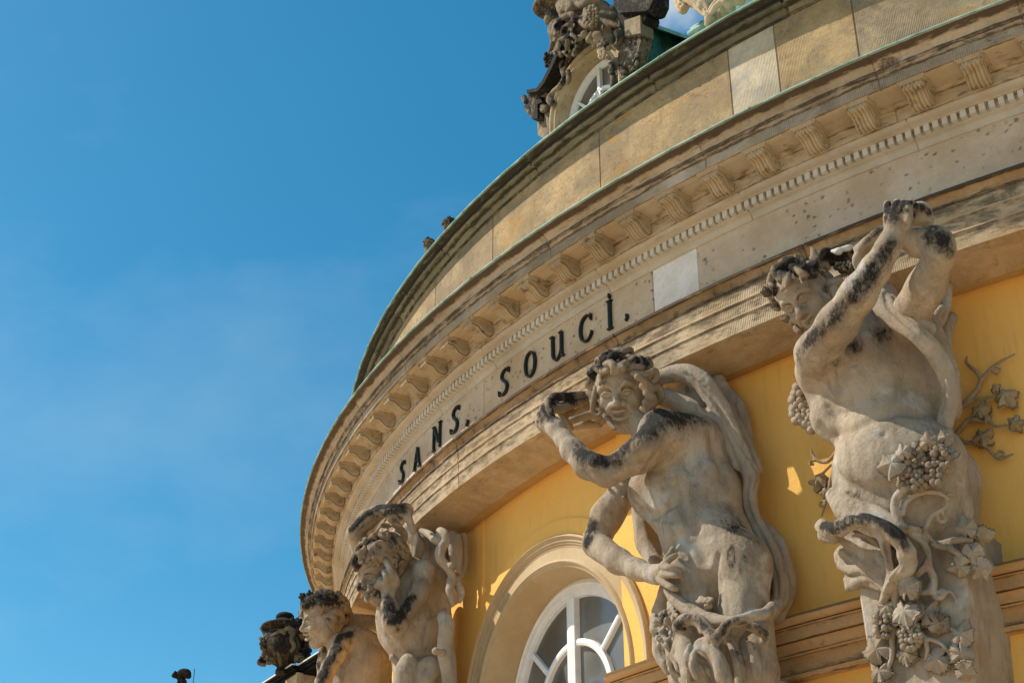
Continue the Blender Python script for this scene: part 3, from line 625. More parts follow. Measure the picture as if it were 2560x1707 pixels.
# ---------------------------------------------------------------- helpers for carved figures
def nrm(v): v = np.asarray(v, float); return v/np.linalg.norm(v)
def view_frame(P):
    T = nrm(CP-P); R = nrm(cr-T*(cr@T)); return R, np.cross(T, R), T
def face_frame(P, f, up):
    """f, up: components on (right, up, towards viewer) as seen by someone standing below."""
    R, U, T = view_frame(P); B = np.array([R, U, T]); F = nrm(np.array(f)@B); u = np.array(up)@B
    u = nrm(u-F*(u@F)); return np.cross(u, F), u, F
class Head:
    def __init__(s, c, fr, H, wide=1.): s.c = np.asarray(c); s.fr = fr; s.H = H; s.w = wide
    def __call__(s, x, y, z): return s.c+s.H*(x*s.w*s.fr[0]+y*s.fr[1]+z*s.fr[2])
    def carve(s, S, smile=1., brow=1., shut=0., beard=False, ears=True, squint=0.):
        H = s.H; P = s; ax = np.array(s.fr); K = lambda v: v*H
        S.ell(P(0, .14, -.10), np.array([.33*s.w, .36, .41])*H, ax, K(.05))
        S.ell(P(0, -.07, .06), np.array([.275*s.w, .40, .29])*H, ax, K(.10))
        S.ell(P(0, .18, .10), np.array([.26*s.w, .22, .23])*H, ax, K(.08))
        S.ball(P(0, -.41, .22), K(.085), K(.09))
        for q in (-1, 1):
            S.cone(P(q*.20, -.20, -.02), P(q*.04, -.40, .19), K(.09), K(.08), K(.09))
            S.ball(P(q*.165, -.085, .245), K(.088), K(.06))
            S.tube([P(q*.22, .08, .24), P(q*.13, .118+.02*brow, .325), P(q*.045, .08, .345)], [K(.028), K(.040), K(.034)], K(.035))
            S.ball(P(q*.115, .035, .350), K(.072), K(.03), -1)
        S.tube([P(0, .10, .325), P(0, .0, .375), P(0, -.085, .43)], [K(.032), K(.036), K(.046)], K(.03))
        S.ball(P(0, -.105, .430), K(.043), K(.03))
        for q in (-1, 1):
            S.ball(P(q*.052, -.125, .385), K(.036), K(.025))
            S.ball(P(q*.026, -.152, .405), K(.016), K(.012), -1)
            S.ball(P(q*.115, .03, .278), K(.062), K(.006))
            a = .062+squint*.5
            up = [P(q*.185, .025, .295), P(q*.15, .06-shut*.05-squint*.03, .335), P(q*.105, .068-shut*.06-squint*.04, .350), P(q*.055, .028, .335)]
            S.tube(up, K(.0155), K(.012))
            S.tube([P(q*.185, .02, .295), P(q*.14, -.008+squint*.015, .330), P(q*.10, -.012+squint*.02, .342), P(q*.055, .02, .332)], K(.013), K(.014))
            if not shut: S.ball(P(q*.112, .028, .338), K(.012), K(.006), -1)
            S.tube([P(q*.065, -.10, .365), P(q*.125, -.17, .325), P(q*.15, -.25, .265)], [K(.03), K(.038), K(.03)], K(.05))
            S.tube([P(q*.055, -.16, .37), P(q*.105, -.21, .345), P(q*.125, -.28, .31)], K(.014), K(.018), -1)
        c = .03*smile
        S.tube([P(-.125, -.225+c, .315), P(-.055, -.208, .375), P(0, -.214, .385), P(.055, -.208, .375), P(.125, -.225+c, .315)], [K(.012), K(.024), K(.024), K(.024), K(.012)], K(.02))
        S.tube([P(-.115, -.255+c, .305), P(-.06, -.298, .358), P(0, -.308, .37), P(.06, -.298, .358), P(.115, -.255+c, .305)], [K(.012), K(.026), K(.03), K(.026), K(.012)], K(.03))
        if smile > 0:
            S.tube([P(-.115, -.238+c, .335), P(-.05, -.252, .385), P(0, -.258, .395), P(.05, -.252, .385), P(.115, -.238+c, .335)], [K(.010), K(.028), K(.033), K(.028), K(.010)], K(.008), -1)
            S.tube([P(-.08, -.235, .325), P(0, -.238, .352), P(.08, -.235, .325)], K(.014), K(.004))
        S.tube([P(-.07, -.345, .335), P(0, -.355, .345), P(.07, -.345, .335)], K(.012), K(.03), -1)
        if ears:
            for q in (-1, 1):
                S.ell(P(q*.32, .0, -.06), np.array([.035, .10, .065])*H, ax, K(.02)); S.ball(P(q*.36, .01, -.035), K(.028), K(.02), -1)
    def curls(s, S, n, ok, r=(.035, .055), size=(.06, .10), seed=1, lift=.03, k=.012, turn=(3.5, 6.5)):
        g = np.random.default_rng(seed); H = s.H; c = 0; tries = 0
        while c < n and tries < 6000:
            tries += 1
            v = nrm(g.normal(size=3)); p = np.array([.33*v[0], .14+.36*v[1], -.10+.41*v[2]])
            if not ok(*p): continue
            nn = nrm(v/np.array([.33, .36, .41])); t = nrm(np.cross(nn, g.normal(size=3))); b = np.cross(nn, t)
            rr = g.uniform(*r); sz = g.uniform(*size); ph = g.uniform(0, 6.28); T = g.uniform(*turn)
            pts = []
            for q in np.linspace(0, 1, 8):
                a = ph+q*T; sp = sz*(1-.55*q); w_ = p+nn*(lift+.05*math.sin(q*3.1))+sp*(math.cos(a)*t+math.sin(a)*b)
                pts.append(s(*w_))
            S.tube(pts, np.linspace(rr, rr*.55, 8)*H, k*H/.3, sub=3); c += 1
def leaf(name, c, n, upv, size, mat, parent, seed=0, curl=.25, fill=.74):
    """A vine leaf: lobed toothed outline, raised veins, cupped, with a real thickness."""
    g = np.random.default_rng(seed); n = nrm(n); u = nrm(np.asarray(upv)-n*(np.asarray(upv)@n)); r_ = np.cross(u, n)
    na, nr = 60, 7; V = []; ph = g.uniform(-.15, .15)
    th = np.linspace(-math.pi, math.pi, na, endpoint=False)
    R = np.zeros(na)
    for a0, ln in ((0, 1.), (1.08, .88), (-1.08, .88), (2.2, .68), (-2.2, .68)):
        d = np.abs((th-a0-ph+math.pi) % (2*math.pi)-math.pi); R = np.maximum(R, ln*g.uniform(.92, 1.06)*(1-.42*np.minimum(d/.56, 1)**1.3))
    R = np.maximum(R, fill)
    R = R*(1+.06*np.sin(th*19+g.uniform(0, 6)))
    R *= np.where(np.abs(th) > 2.95, .55, 1)
    bend = g.uniform(-.25, .25)
    for side in (0, 1):
        for i in range(nr+1):
            f = i/nr
            for j in range(na):
                x, y = f*R[j]*math.sin(th[j]), f*R[j]*math.cos(th[j])
                vein = min(abs((th[j]-a-ph+math.pi) % (2*math.pi)-math.pi) for a in (0, 1.05, -1.05, 2.15, -2.15))
                z = .16-curl*f*f*(1+.4*math.sin(3*th[j]+seed))+bend*x*y+.10*f*math.exp(-(vein*f/.09)**2)+.07*f*math.sin(th[j]*5+1.5*seed)
                V.append(np.asarray(c)+size*.5*(x*r_+y*u+(z-.16*side-(.06 if side else 0))*n))
    m = (nr+1)*na; F = []
    for s_ in (0, 1):
        for i in range(nr):
            for j in range(na):
                q = [s_*m+i*na+j, s_*m+i*na+(j+1) % na, s_*m+(i+1)*na+(j+1) % na, s_*m+(i+1)*na+j]; F.append(q if s_ else q[::-1])
    F += [[nr*na+j, nr*na+(j+1) % na, m+nr*na+(j+1) % na, m+nr*na+j] for j in range(na)]
    so = np.full(len(V), g.uniform(.1, .6)); return mesh(name, V, F, mat, parent, True, soot=so)
def grapes(name, fr, z, pts, rpx, d, mat, parent, seed=0, soot=.1):
    g = np.random.default_rng(seed); m = MB()
    for x, y in pts:
        m.ball(fr.p(z, x, y, d-.02), fr.r(z, x, y, d, rpx*1.6), 5); dd = d+g.uniform(-.01, .03); m.ball(fr.p(z, x, y, dd), fr.r(z, x, y, dd, rpx*g.uniform(.85, 1.15)), 8)
    o = m.build(name, mat, parent, True); a = o.data.attributes.new('soot', 'FLOAT', 'POINT')
    a.data.foreach_set('value', np.full(len(o.data.vertices), soot, np.float32)); return o
def scatter(cx, cy, rx, ry, sp, seed=0):
    g = np.random.default_rng(seed); o = []
    for _ in range(900):
        a, b = g.uniform(-1, 1, 2)
        if a*a+b*b < 1 and all((cx+a*rx-x)**2+(cy+b*ry-y)**2 > sp*sp for x, y in o): o.append((cx+a*rx, cy+b*ry))
    return o
class Fig:
    """Short hands for one statue: pieces given as (x, y, depth, radius) read off an enlarged view, turned into places."""
    def __init__(s, fr, z): s.f = fr; s.z = z
    def at(s, q, z=None): return s.f.p(z or s.z, q[0], q[1], q[2])
    def rr(s, q, z=None): return s.f.r(z or s.z, q[0], q[1], q[2], q[3])
    def c(s, S, a, b, k=.03, z=None, op=1, flat=1.): S.cone(s.at(a, z), s.at(b, z), s.rr(a, z), s.rr(b, z), k, op, flat)
    def t(s, S, L, k=.012, z=None, op=1, flat=1., sub=4): S.tube([s.at(q, z) for q in L], [s.rr(q, z) for q in L], k, op, flat, sub)
    def b(s, S, L, k=.015, z=None, op=1):
        for q in L: S.ball(s.at(q, z), s.rr(q, z), k, op)
    def sf(s, S, x, y, z=None):
        x0, y0, k = ZOOM[z or s.z]; d = ray(x0+x/k, y0+y/k); return S.hit(CP, d)
    def gr(s, S, L, k=.015, z=None, op=-1, sink=.35):
        """Groove (op -1) or raised cord (op 1) lying on the modelled surface through the places given."""
        P = []; R = []
        for x, y, r in L:
            q = s.sf(S, x, y, z)
            if q is None: continue
            rr = r/ZOOM[z or s.z][2]*((q-CP)@fw)/FPX; P.append(q-nrm(q-CP)*rr*(sink if op < 0 else -sink)*(1 if op < 0 else 1)); R.append(rr)
        if len(P) > 1: S.tube(P, R, k, op)
        elif P: S.ball(P[0], R[0], k, op)
    def ss(s, S, L, z=None):
        for q in L:
            p = s.sf(S, q[0], q[1], z)
            if p is not None: S.soot(p, q[2]/ZOOM[z or s.z][2]*((p-CP)@fw)/FPX, q[3])
    def ssp(s, S, L, z=None, n=5):
        A = np.array(L, float); s.ss(S, [A[i]*(1-t)+A[i+1]*t for i in range(len(A)-1) for t in np.arange(n)/n]+[A[-1]], z)
    def soot(s, S, L, z=None):
        for q in L: S.soot(s.at(q, z), s.rr(q, z), q[4] if len(q) > 4 else 1.)
def plinth(name, fr, z, tl, tr, bl, br, d, mat, parent):
    """Tapered shaft between four corners of its front, running back into the wall."""
    P = [fr.p(z, *q, d) for q in (tl, tr, br, bl)]; n = fr.n; B = [p-n*(d+.02) for p in P]
    B[0] = B[0]-.02*nrm(np.cross(n, (0, 0, 1.))); V = []; N = 14
    ring = []
    for i in range(N+1):
        f = i/N
        L = [P[0]*(1-f)+P[3]*f, P[1]*(1-f)+P[2]*f]; bk = [B[1]*(1-f)+B[2]*f, B[0]*(1-f)+B[3]*f]
        e = nrm(L[1]-L[0])*.012; row = [L[0]-n*.012, L[0]+e, L[1]-e, L[1]-n*.012, bk[0], bk[1]]
        V += row
    F = [[i*6+j, i*6+(j+1) % 6, (i+1)*6+(j+1) % 6, (i+1)*6+j] for i in range(N) for j in range(6)]+[[0, 1, 2, 3, 4, 5], [N*6+j for j in range(6)][::-1]]
    return mesh(name, V, F, mat, parent, False)
# ---------------------------------------------------------------- statue with one hand on its hip, beside the window
A2 = rad(-19.0); F2 = Fr(dirn(A2), RW+.016); g = Fig(F2, 'b2')
st2 = empty('statue', dirn(A2)*6.74+np.array([0, 0, 1.4]), 'grimacing stone man under the cornice with one hand pressed to his hip, cloak behind', 'statue', 'carved figures under the cornice')
S = Sdf(.0044, F2.n, .16)
g.c(S, (690, 530, .30, 160), (790, 700, .30, 188), .05); g.c(S, (800, 490, .22, 140), (870, 700, .22, 145), .06)
g.c(S, (680, 720, .34, 150), (740, 840, .34, 115), .06); g.c(S, (820, 760, .28, 180), (860, 900, .28, 190), .06)
g.b(S, [(590, 690, .40, 95)], .06); g.b(S, [(790, 900, .38, 110)], .1)
g.c(S, (880, 980, .27, 195), (910, 1080, .27, 205), .06)
g.c(S, (1035, 1040, .33, 108), (1020, 1300, .36, 122), .075); g.c(S, (790, 1080, .40, 112), (780, 1290, .38, 110), .06)
g.c(S, (940, 930, .34, 120), (1010, 1010, .33, 120), .08)
# shoulder, raised arm, hand on the rolled skin
g.c(S, (655, 430, .48, 108), (790, 470, .30, 135), .07); g.b(S, [(640, 410, .48, 90)], .04)
g.c(S, (655, 445, .50, 98), (540, 530, .56, 76), .03); g.c(S, (540, 530, .56, 76), (400, 605, .62, 62), .03)
g.b(S, [(580, 480, .58, 66)], .04)
g.c(S, (395, 610, .62, 64), (310, 572, .64, 60), .02); g.c(S, (310, 572, .64, 60), (240, 505, .64, 50), .03); g.c(S, (240, 505, .64, 50), (208, 452, .63, 40), .03)
g.b(S, [(350, 560, .67, 42)], .03)
g.c(S, (440, 800, .63, 108), (350, 620, .63, 118), .03, 'a2'); g.c(S, (350, 640, .63, 120), (190, 600, .62, 90), .03, 'a2'); g.c(S, (330, 560, .62, 100), (230, 520, .62, 80), .03, 'a2')
for L in ([(290, 480, .63, 52), (240, 340, .64, 48), (205, 240, .62, 42), (240, 205, .56, 36)], [(222, 520, .64, 50), (175, 410, .65, 47), (140, 330, .63, 40), (160, 290, .57, 34)],
          [(165, 565, .64, 45), (120, 480, .65, 43), (95, 425, .63, 37), (110, 390, .57, 30)], [(125, 615, .63, 38), (88, 565, .64, 35), (66, 530, .62, 29), (75, 505, .57, 24)]): g.t(S, L, .008, 'a2')
# arm akimbo and the hand on the hip
g.c(S, (480, 690, .34, 66), (400, 800, .38, 72), .03); g.c(S, (400, 800, .38, 72), (348, 920, .42, 62), .03)
g.c(S, (350, 935, .42, 64), (450, 1010, .46, 56), .02); g.c(S, (450, 1010, .46, 56), (540, 1050, .48, 46), .03); g.c(S, (540, 1050, .48, 46), (630, 1078, .50, 41), .03)
g.c(S, (60, 360, .50, 92), (150, 330, .52, 78), .02, 'l2'); g.c(S, (120, 400, .51, 70), (190, 350, .53, 50), .02, 'l2')
for L in ([(150, 290, .54, 46), (205, 235, .55, 40), (255, 195, .55, 36), (310, 165, .53, 31)], [(185, 300, .55, 44), (250, 298, .56, 40), (310, 315, .55, 38), (355, 328, .53, 33)], [(165, 380, .54, 43), (235, 378, .55, 39), (300, 386, .55, 37), (345, 390, .53, 32)],
          [(130, 430, .53, 46), (195, 478, .54, 40), (260, 518, .54, 38), (310, 533, .52, 33)], [(190, 210, .53, 30), (240, 140, .53, 27), (272, 80, .51, 23)], [(290, 150, .50, 26), (325, 95, .50, 24), (345, 55, .49, 20)]): g.t(S, L, .009, 'l2')
# neck and head
g.c(S, (530, 370, .44, 60), (650, 480, .40, 85), .05)
hc = F2.p('h2', 765, 745, .47); h2 = Head(hc, face_frame(hc, (-.22, -.06, 1), (-.13, 1, .0)), F2.r('h2', 765, 745, .47, 1240), 1.16)
h2.carve(S, .55, 1.5, 0, ears=False, squint=.3)
S.freeze()
g.gr(S, [(908, 985, 10), (893, 1050, 13), (884, 1130, 15), (882, 1210, 16), (890, 1262, 16)], .02)
g.gr(S, [(750, 1000, 6), (800, 1070, 8), (860, 1110, 6)], .05); g.gr(S, [(700, 660, 5), (745, 760, 7), (800, 890, 8), (845, 1000, 6)], .04)
g.gr(S, [(705, 920, 5), (750, 885, 7), (810, 855, 6)], .03); g.gr(S, [(560, 770, 5), (620, 800, 8), (690, 755, 7)], .03); g.gr(S, [(858, 985, 9)], .012)
g.gr(S, [(520, 815, 5), (590, 870, 7), (670, 900, 5)], .02, op=1, sink=-.5); g.gr(S, [(545, 790, 5), (610, 835, 6), (690, 850, 5)], .02, op=1, sink=-.5)
g.gr(S, [(475, 722, 12)], .012, op=1, sink=-.3); g.gr(S, [(655, 690, 9)], .012, op=1, sink=-.5)
g.gr(S, [(620, 520, 8), (600, 560, 10), (570, 600, 8)], .02); g.gr(S, [(690, 500, 6), (760, 560, 8), (800, 640, 6)], .05)
g.gr(S, [(870, 430, 5), (900, 520, 7), (930, 640, 5)], .04); g.gr(S, [(470, 590, 6), (420, 560, 9), (385, 548, 8)], .015)
g.b(S, [(835+18*math.cos(i*2.4)*(i/9), 1190+16*math.sin(i*2.4)*(i/9), .50, 11) for i in range(10)], .008); g.b(S, [(862, 1215, .5, 20)], .01)
g.ssp(S, [(820, 370, 70, .5), (740, 350, 95, .8), (640, 345, 105, .95), (585, 405, 80, .95), (520, 465, 60, .9), (450, 520, 50, .9), (395, 560, 45, .95), (340, 540, 65, .95), (290, 525, 60, .9), (245, 480, 45, .7)])
g.ss(S, [(330, 850, 55, .9), (308, 920, 45, 1.), (345, 780, 40, .5), (960, 870, 90, .55), (1010, 960, 120, .6), (960, 1060, 90, .5), (930, 1150, 60, .35), (1000, 830, 60, .5), (120, 320, 60, .9), (1100, 900, 60, .3)])
g.soot(S, [(640, 360, .58, 60, .5), (590, 420, .62, 85, .9), (760, 350, .48, 110, .6), (520, 470, .62, 70, .8), (430, 545, .66, 70, .85), (330, 540, .68, 75, .95), (260, 480, .68, 60, .75), (120, 330, .66, 85, .9), (150, 390, .66, 60, .4), (330, 840, .44, 60, .8), (315, 920, .44, 40, .85), (1010, 1000, .47, 110, .5), (940, 1090, .5, 80, .35), (1000, 880, .44, 70, .3)])
S.build('figure', M_STAT, st2, .0006)
# hair with a leafy wreath
S = Sdf(.0042, F2.n, .25)
h2.curls(S, 46, lambda x, y, z: y > .26 and z < .22 or (abs(x) > .24 and y > -.12 and z < .10) or (z < -.1 and y > -.1), (.035, .055), (.05, .09), 3, .03)
Z = 'h2'
for L in ([(455, 260, .60, 45), (450, 150, .60, 50), (510, 110, .58, 40), (540, 170, .58, 40)], [(560, 190, .62, 50), (600, 120, .60, 55), (700, 130, .58, 60), (750, 180, .56, 40), (690, 230, .60, 40)],
          [(480, 260, .66, 40), (560, 240, .68, 50), (620, 320, .68, 50), (610, 410, .66, 40)], [(640, 280, .67, 40), (700, 350, .67, 42), (650, 420, .66, 34)], [(740, 270, .66, 40), (770, 340, .66, 40), (720, 400, .65, 30)],
          [(800, 260, .62, 60), (900, 250, .58, 60), (960, 180, .55, 45), (900, 170, .56, 40)], [(900, 320, .60, 60), (1020, 330, .57, 55), (1080, 290, .54, 50), (1040, 170, .52, 50), (1010, 230, .54, 40)], [(1060, 250, .52, 50), (1160, 210, .5, 50), (1200, 300, .5, 45), (1140, 340, .52, 40)],
          [(940, 410, .60, 42), (1060, 430, .58, 45), (1180, 420, .55, 45), (1290, 370, .52, 42), (1320, 450, .50, 40), (1280, 530, .5, 38), (1200, 560, .52, 32)], [(1000, 470, .6, 40), (1100, 520, .57, 45), (1170, 590, .55, 42), (1230, 600, .52, 30)],
          [(1090, 620, .55, 50), (1200, 680, .53, 60), (1330, 660, .48, 60), (1390, 780, .46, 55), (1330, 870, .46, 50), (1210, 850, .5, 50), (1180, 790, .52, 40)], [(1150, 740, .54, 45), (1250, 800, .52, 50), (1280, 900, .5, 45)], [(1140, 880, .53, 50), (1230, 950, .5, 55), (1150, 1000, .52, 50), (1090, 980, .53, 40)],
          [(360, 340, .62, 50), (440, 380, .62, 55), (530, 350, .64, 50), (560, 300, .66, 40)], [(230, 390, .58, 50), (330, 400, .58, 55), (330, 500, .58, 50), (240, 560, .58, 60), (190, 610, .58, 45), (280, 620, .57, 40)], [(400, 480, .62, 35), (410, 550, .62, 32), (390, 590, .62, 25)],
          [(330, 640, .58, 40), (310, 780, .58, 45), (280, 920, .58, 42), (280, 1030, .57, 36), (360, 1090, .56, 32), (410, 1040, .57, 26), (380, 990, .58, 20)], [(500, 1150, .54, 36), (560, 1230, .54, 36), (600, 1290, .54, 30), (640, 1320, .54, 25)]): g.t(S, [(x, y, d_, r_*1.28) for x, y, d_, r_ in L], .007, Z)
g.soot(S, [(600, 170, .6, 330, 1.), (270, 450, .6, 200, .9), (1080, 220, .54, 200, .9), (850, 330, .6, 220, .6), (1250, 420, .5, 130, .45), (340, 900, .58, 240, .25)], Z)
S.build('hair', M_HAIR, st2, .0006)
# fur roll in the raised hand
S = Sdf(.0055, F2.n)
for L in ([(240, 230, .55, 70), (330, 180, .56, 70), (480, 175, .52, 62), (640, 150, .46, 55), (800, 140, .40, 50), (900, 110, .36, 50)], [(300, 330, .56, 80), (420, 330, .54, 80), (560, 280, .5, 60), (700, 250, .44, 50), (840, 190, .38, 45)],
          [(420, 400, .5, 60), (560, 390, .46, 60), (700, 350, .42, 55), (850, 290, .36, 50)], [(440, 430, .5, 60), (480, 560, .48, 70), (540, 610, .44, 50)], [(540, 520, .40, 60), (700, 460, .36, 60), (880, 420, .32, 70), (1000, 500, .28, 60)], [(620, 600, .34, 50), (760, 560, .32, 60), (950, 560, .28, 50)]): g.t(S, L, .012, 'a2')
g.soot(S, [(330, 170, .58, 160, 1.), (560, 160, .52, 160, .95), (800, 140, .44, 140, .9), (420, 320, .58, 120, .7), (640, 320, .5, 130, .5), (480, 560, .52, 110, .5)], 'a2')
S.build('animal_skin', M_HAIR, st2, .0009)
# cloak that billows behind him
S = Sdf(.0055, F2.n, .16)
for L, fl in (([(800, 250, .10, 105), (900, 400, .08, 112), (975, 600, .06, 85), (1010, 800, .05, 70), (1090, 960, .05, 85), (1130, 1140, .05, 95)], .5),
              ([(640, 170, .34, 38), (740, 150, .31, 45), (830, 190, .28, 50), (900, 290, .24, 52), (955, 400, .21, 50), (1010, 520, .19, 46), (1058, 620, .18, 42), (1050, 720, .17, 38), (1075, 830, .16, 38), (1135, 940, .16, 40), (1180, 1060, .16, 42), (1192, 1165, .17, 46), (1150, 1240, .2, 45), (1080, 1275, .28, 40), (1000, 1270, .36, 35)], .75),
              ([(650, 255, .32, 45), (760, 300, .28, 45), (850, 370, .25, 46), (930, 450, .22, 42), (1000, 560, .19, 40)], .8),
              ([(890, 220, .07, 62), (985, 320, .07, 58), (1025, 430, .06, 45), (1040, 520, .06, 40)], .6), ([(860, 200, .2, 30), (960, 330, .16, 32), (1030, 460, .14, 30), (1090, 590, .15, 24)], .8),
              ([(1080, 840, .1, 40), (1170, 920, .1, 40), (1215, 1040, .1, 40), (1225, 1160, .1, 42), (1180, 1260, .14, 40)], .8)): g.t(S, L, .02, flat=fl)
S.freeze()
for L in ([(655, 215, 14), (760, 215, 14), (840, 300, 15), (900, 400, 14), (960, 500, 10)], [(700, 330, 9), (820, 375, 12), (900, 460, 12), (960, 560, 8)], [(760, 150, 8), (850, 235, 10), (930, 340, 12), (990, 450, 12), (1050, 540, 8)], [(950, 250, 7), (1010, 360, 9), (1045, 480, 7)], [(1045, 640, 10), (1032, 720, 13), (1060, 810, 12), (1120, 930, 12), (1165, 1060, 12), (1180, 1170, 10)], [(1100, 830, 7), (1180, 940, 9), (1215, 1080, 9), (1205, 1190, 7)], [(1180, 1200, 8), (1110, 1260, 10), (1020, 1275, 7)], [(1060, 560, 6), (1090, 620, 8), (1070, 700, 6)]): g.gr(S, L, .008, sink=.15)
for L in ([(700, 200, .40, 14), (800, 240, .34, 16), (880, 350, .28, 18), (950, 480, .24, 16), (1000, 590, .21, 10)], [(680, 290, .38, 12), (790, 345, .33, 14), (880, 430, .28, 14), (960, 540, .23, 10)], [(1055, 660, .23, 10), (1045, 740, .22, 12), (1090, 870, .21, 12)], [(1130, 880, .2, 8), (1170, 1000, .21, 14), (1180, 1100, .22, 14), (1160, 1190, .23, 10)], [(900, 260, .3, 6), (970, 370, .26, 12), (1030, 500, .23, 10)]): g.t(S, L, .02, op=-1)
g.b(S, [(910, 190, .10, 34), (930, 210, .1, 26), (890, 200, .12, 26)], .008)
for L in ([(540, 760, .16, 30), (560, 850, .16, 44), (575, 930, .17, 48), (610, 1000, .18, 40), (650, 1060, .2, 34)], [(600, 860, .1, 50), (640, 960, .1, 60), (700, 1050, .12, 60)]): g.t(S, L, .02)
S.build('cloak', M_CLOTH, st2, .0008)
# lion skin round the thighs, its mask hanging in front
S = Sdf(.0052, F2.n, .32); Z = 'l2'
g.c(S, (300, 900, .30, 190), (520, 1500, .32, 280), .05, Z); g.c(S, (900, 1000, .28, 260), (950, 1600, .26, 330), .05, Z); g.c(S, (520, 1500, .26, 280), (560, 2300, .2, 260), .05, Z); g.c(S, (950, 1600, .22, 330), (900, 2300, .18, 280), .05, Z)
for L in ([(215, 560, .50, 40), (300, 640, .50, 60), (440, 760, .50, 68), (620, 840, .50, 66), (820, 890, .52, 56), (1000, 880, .53, 52), (1150, 830, .5, 50), (1300, 800, .42, 60), (1370, 740, .34, 60)],
          [(330, 990, .54, 70), (370, 900, .57, 64), (470, 860, .58, 58), (580, 900, .58, 64), (650, 1010, .58, 72), (720, 1070, .59, 72), (810, 1020, .58, 60), (870, 930, .57, 48), (960, 870, .56, 30)],
          [(960, 910, .48, 40), (1080, 930, .46, 48), (1200, 980, .44, 46), (1290, 1040, .41, 40), (1300, 1100, .4, 30)], [(900, 1080, .46, 40), (960, 1230, .47, 48), (1000, 1400, .46, 50), (1010, 1600, .45, 50), (1010, 1800, .44, 50)],
          [(600, 1200, .57, 52), (690, 1220, .59, 60), (780, 1310, .59, 62), (820, 1430, .58, 66), (870, 1530, .57, 50), (880, 1640, .56, 40)], [(700, 1290, .57, 40), (760, 1420, .57, 44), (790, 1540, .57, 36)],
          [(430, 1040, .52, 90), (440, 1240, .54, 105), (520, 1460, .52, 140), (560, 1650, .5, 120)], [(460, 1160, .62, 28), (410, 1290, .63, 26), (440, 1420, .62, 26), (440, 1560, .6, 24)], [(505, 1240, .62, 26), (480, 1380, .64, 28), (530, 1500, .63, 24)], [(560, 1130, .6, 24), (570, 1230, .6, 20)],
          [(110, 1080, .42, 60), (130, 1220, .43, 68), (180, 1360, .44, 52), (210, 1450, .44, 26)], [(215, 1150, .5, 40), (250, 1240, .5, 38), (300, 1330, .5, 32), (330, 1420, .5, 24)], [(240, 1290, .48, 34), (250, 1420, .48, 30), (330, 1480, .46, 30), (390, 1560, .46, 30)], [(330, 1140, .54, 40), (290, 1240, .54, 36), (330, 1300, .54, 30)],
          [(190, 540, .34, 60), (160, 680, .33, 70), (110, 830, .32, 72), (90, 980, .34, 60)], [(1230, 930, .34, 130), (1190, 1200, .36, 180), (1200, 1450, .35, 210), (1170, 1700, .33, 210)], [(1130, 1150, .46, 40), (1180, 1300, .45, 50), (1200, 1480, .44, 50)]): g.t(S, [(x, y, d_, r_*1.2) for x, y, d_, r_ in L], .03, Z)
S.freeze()
for L in ([(240, 580, 12), (330, 680, 14), (430, 745, 12), (560, 800, 10)], [(300, 620, 9), (420, 690, 10), (560, 770, 10), (700, 850, 8)], [(400, 960, 16), (520, 960, 20), (600, 1050, 20), (680, 1130, 14)], [(900, 1000, 10), (880, 1060, 12), (800, 1120, 10)], [(940, 1120, 10), (1000, 1260, 14), (1040, 1420, 12), (1050, 1540, 10)], [(1090, 1040, 9), (1160, 1150, 12), (1200, 1290, 12), (1210, 1450, 10)], [(1260, 1120, 9), (1300, 1250, 10), (1290, 1400, 8)], [(470, 1180, 12), (450, 1290, 14), (430, 1380, 10)], [(545, 1240, 12), (570, 1330, 14), (640, 1440, 12), (690, 1530, 10)], [(1060, 850, 8), (1180, 850, 10), (1300, 840, 8)], [(130, 1150, 8), (170, 1280, 10), (215, 1400, 8)], [(1000, 1060, 8), (1100, 1100, 9), (1180, 1200, 7)]): g.gr(S, L, .008, 'l2', sink=.1)
g.ssp(S, [(330, 930, 70, .95), (420, 850, 75, .95), (540, 870, 75, .9), (640, 990, 80, .9), (760, 1060, 80, .8), (870, 930, 70, .9), (970, 870, 50, .9)], Z); g.ssp(S, [(980, 900, 60, .8), (1120, 930, 70, .8), (1280, 1010, 70, .8), (1300, 1080, 50, .7)], Z); g.ssp(S, [(900, 1120, 60, .6), (960, 1230, 90, .7), (1040, 1320, 90, .65)], Z); g.ss(S, [(180, 840, 130, 1.), (110, 1020, 120, .95), (250, 1000, 120, .95), (640, 1210, 80, .7), (480, 1500, 100, .6), (760, 1350, 70, .5), (1150, 1400, 110, .45), (300, 620, 60, .4)], Z)
rg = np.random.default_rng(5)
for _ in range(46):
    x, y = rg.uniform(70, 330), rg.uniform(790, 1190); r0 = rg.uniform(22, 40); a = rg.uniform(0, 6.3)
    g.t(S, [(x+r0*math.cos(a+t), y+r0*math.sin(a+t), .46+.05*rg.uniform()+.012*t*.3, rg.uniform(17, 28)) for t in np.linspace(0, 4, 5)], .006, Z, sub=3)
g.b(S, [(170, 840, .47, 66), (250, 900, .49, 50), (200, 1155, .53, 36)], .01, Z); g.b(S, [(210, 1160, .565, 20), (640, 1215, .635, 18), (460, 1330, .66, 14)], .008, Z, -1)
g.b(S, [(600+i*22, 625+10*(i % 3), .53, 18) for i in range(6)]+[(540+i*24, 670+12*(i % 2), .53, 20) for i in range(7)], .008, Z)
for L in ([(250, 600, .58, 14), (330, 690, .58, 18), (420, 740, .58, 14)], [(480, 960, .63, 22), (570, 1010, .64, 26), (640, 1110, .63, 18)], [(960, 1130, .52, 14), (1040, 1300, .51, 20), (1050, 1500, .5, 20)], [(1100, 1020, .5, 10), (1180, 1120, .48, 16), (1260, 1180, .46, 12)], [(520, 1170, .6, 18), (620, 1320, .6, 22), (690, 1460, .6, 20)]): g.t(S, L, .02, Z, -1)
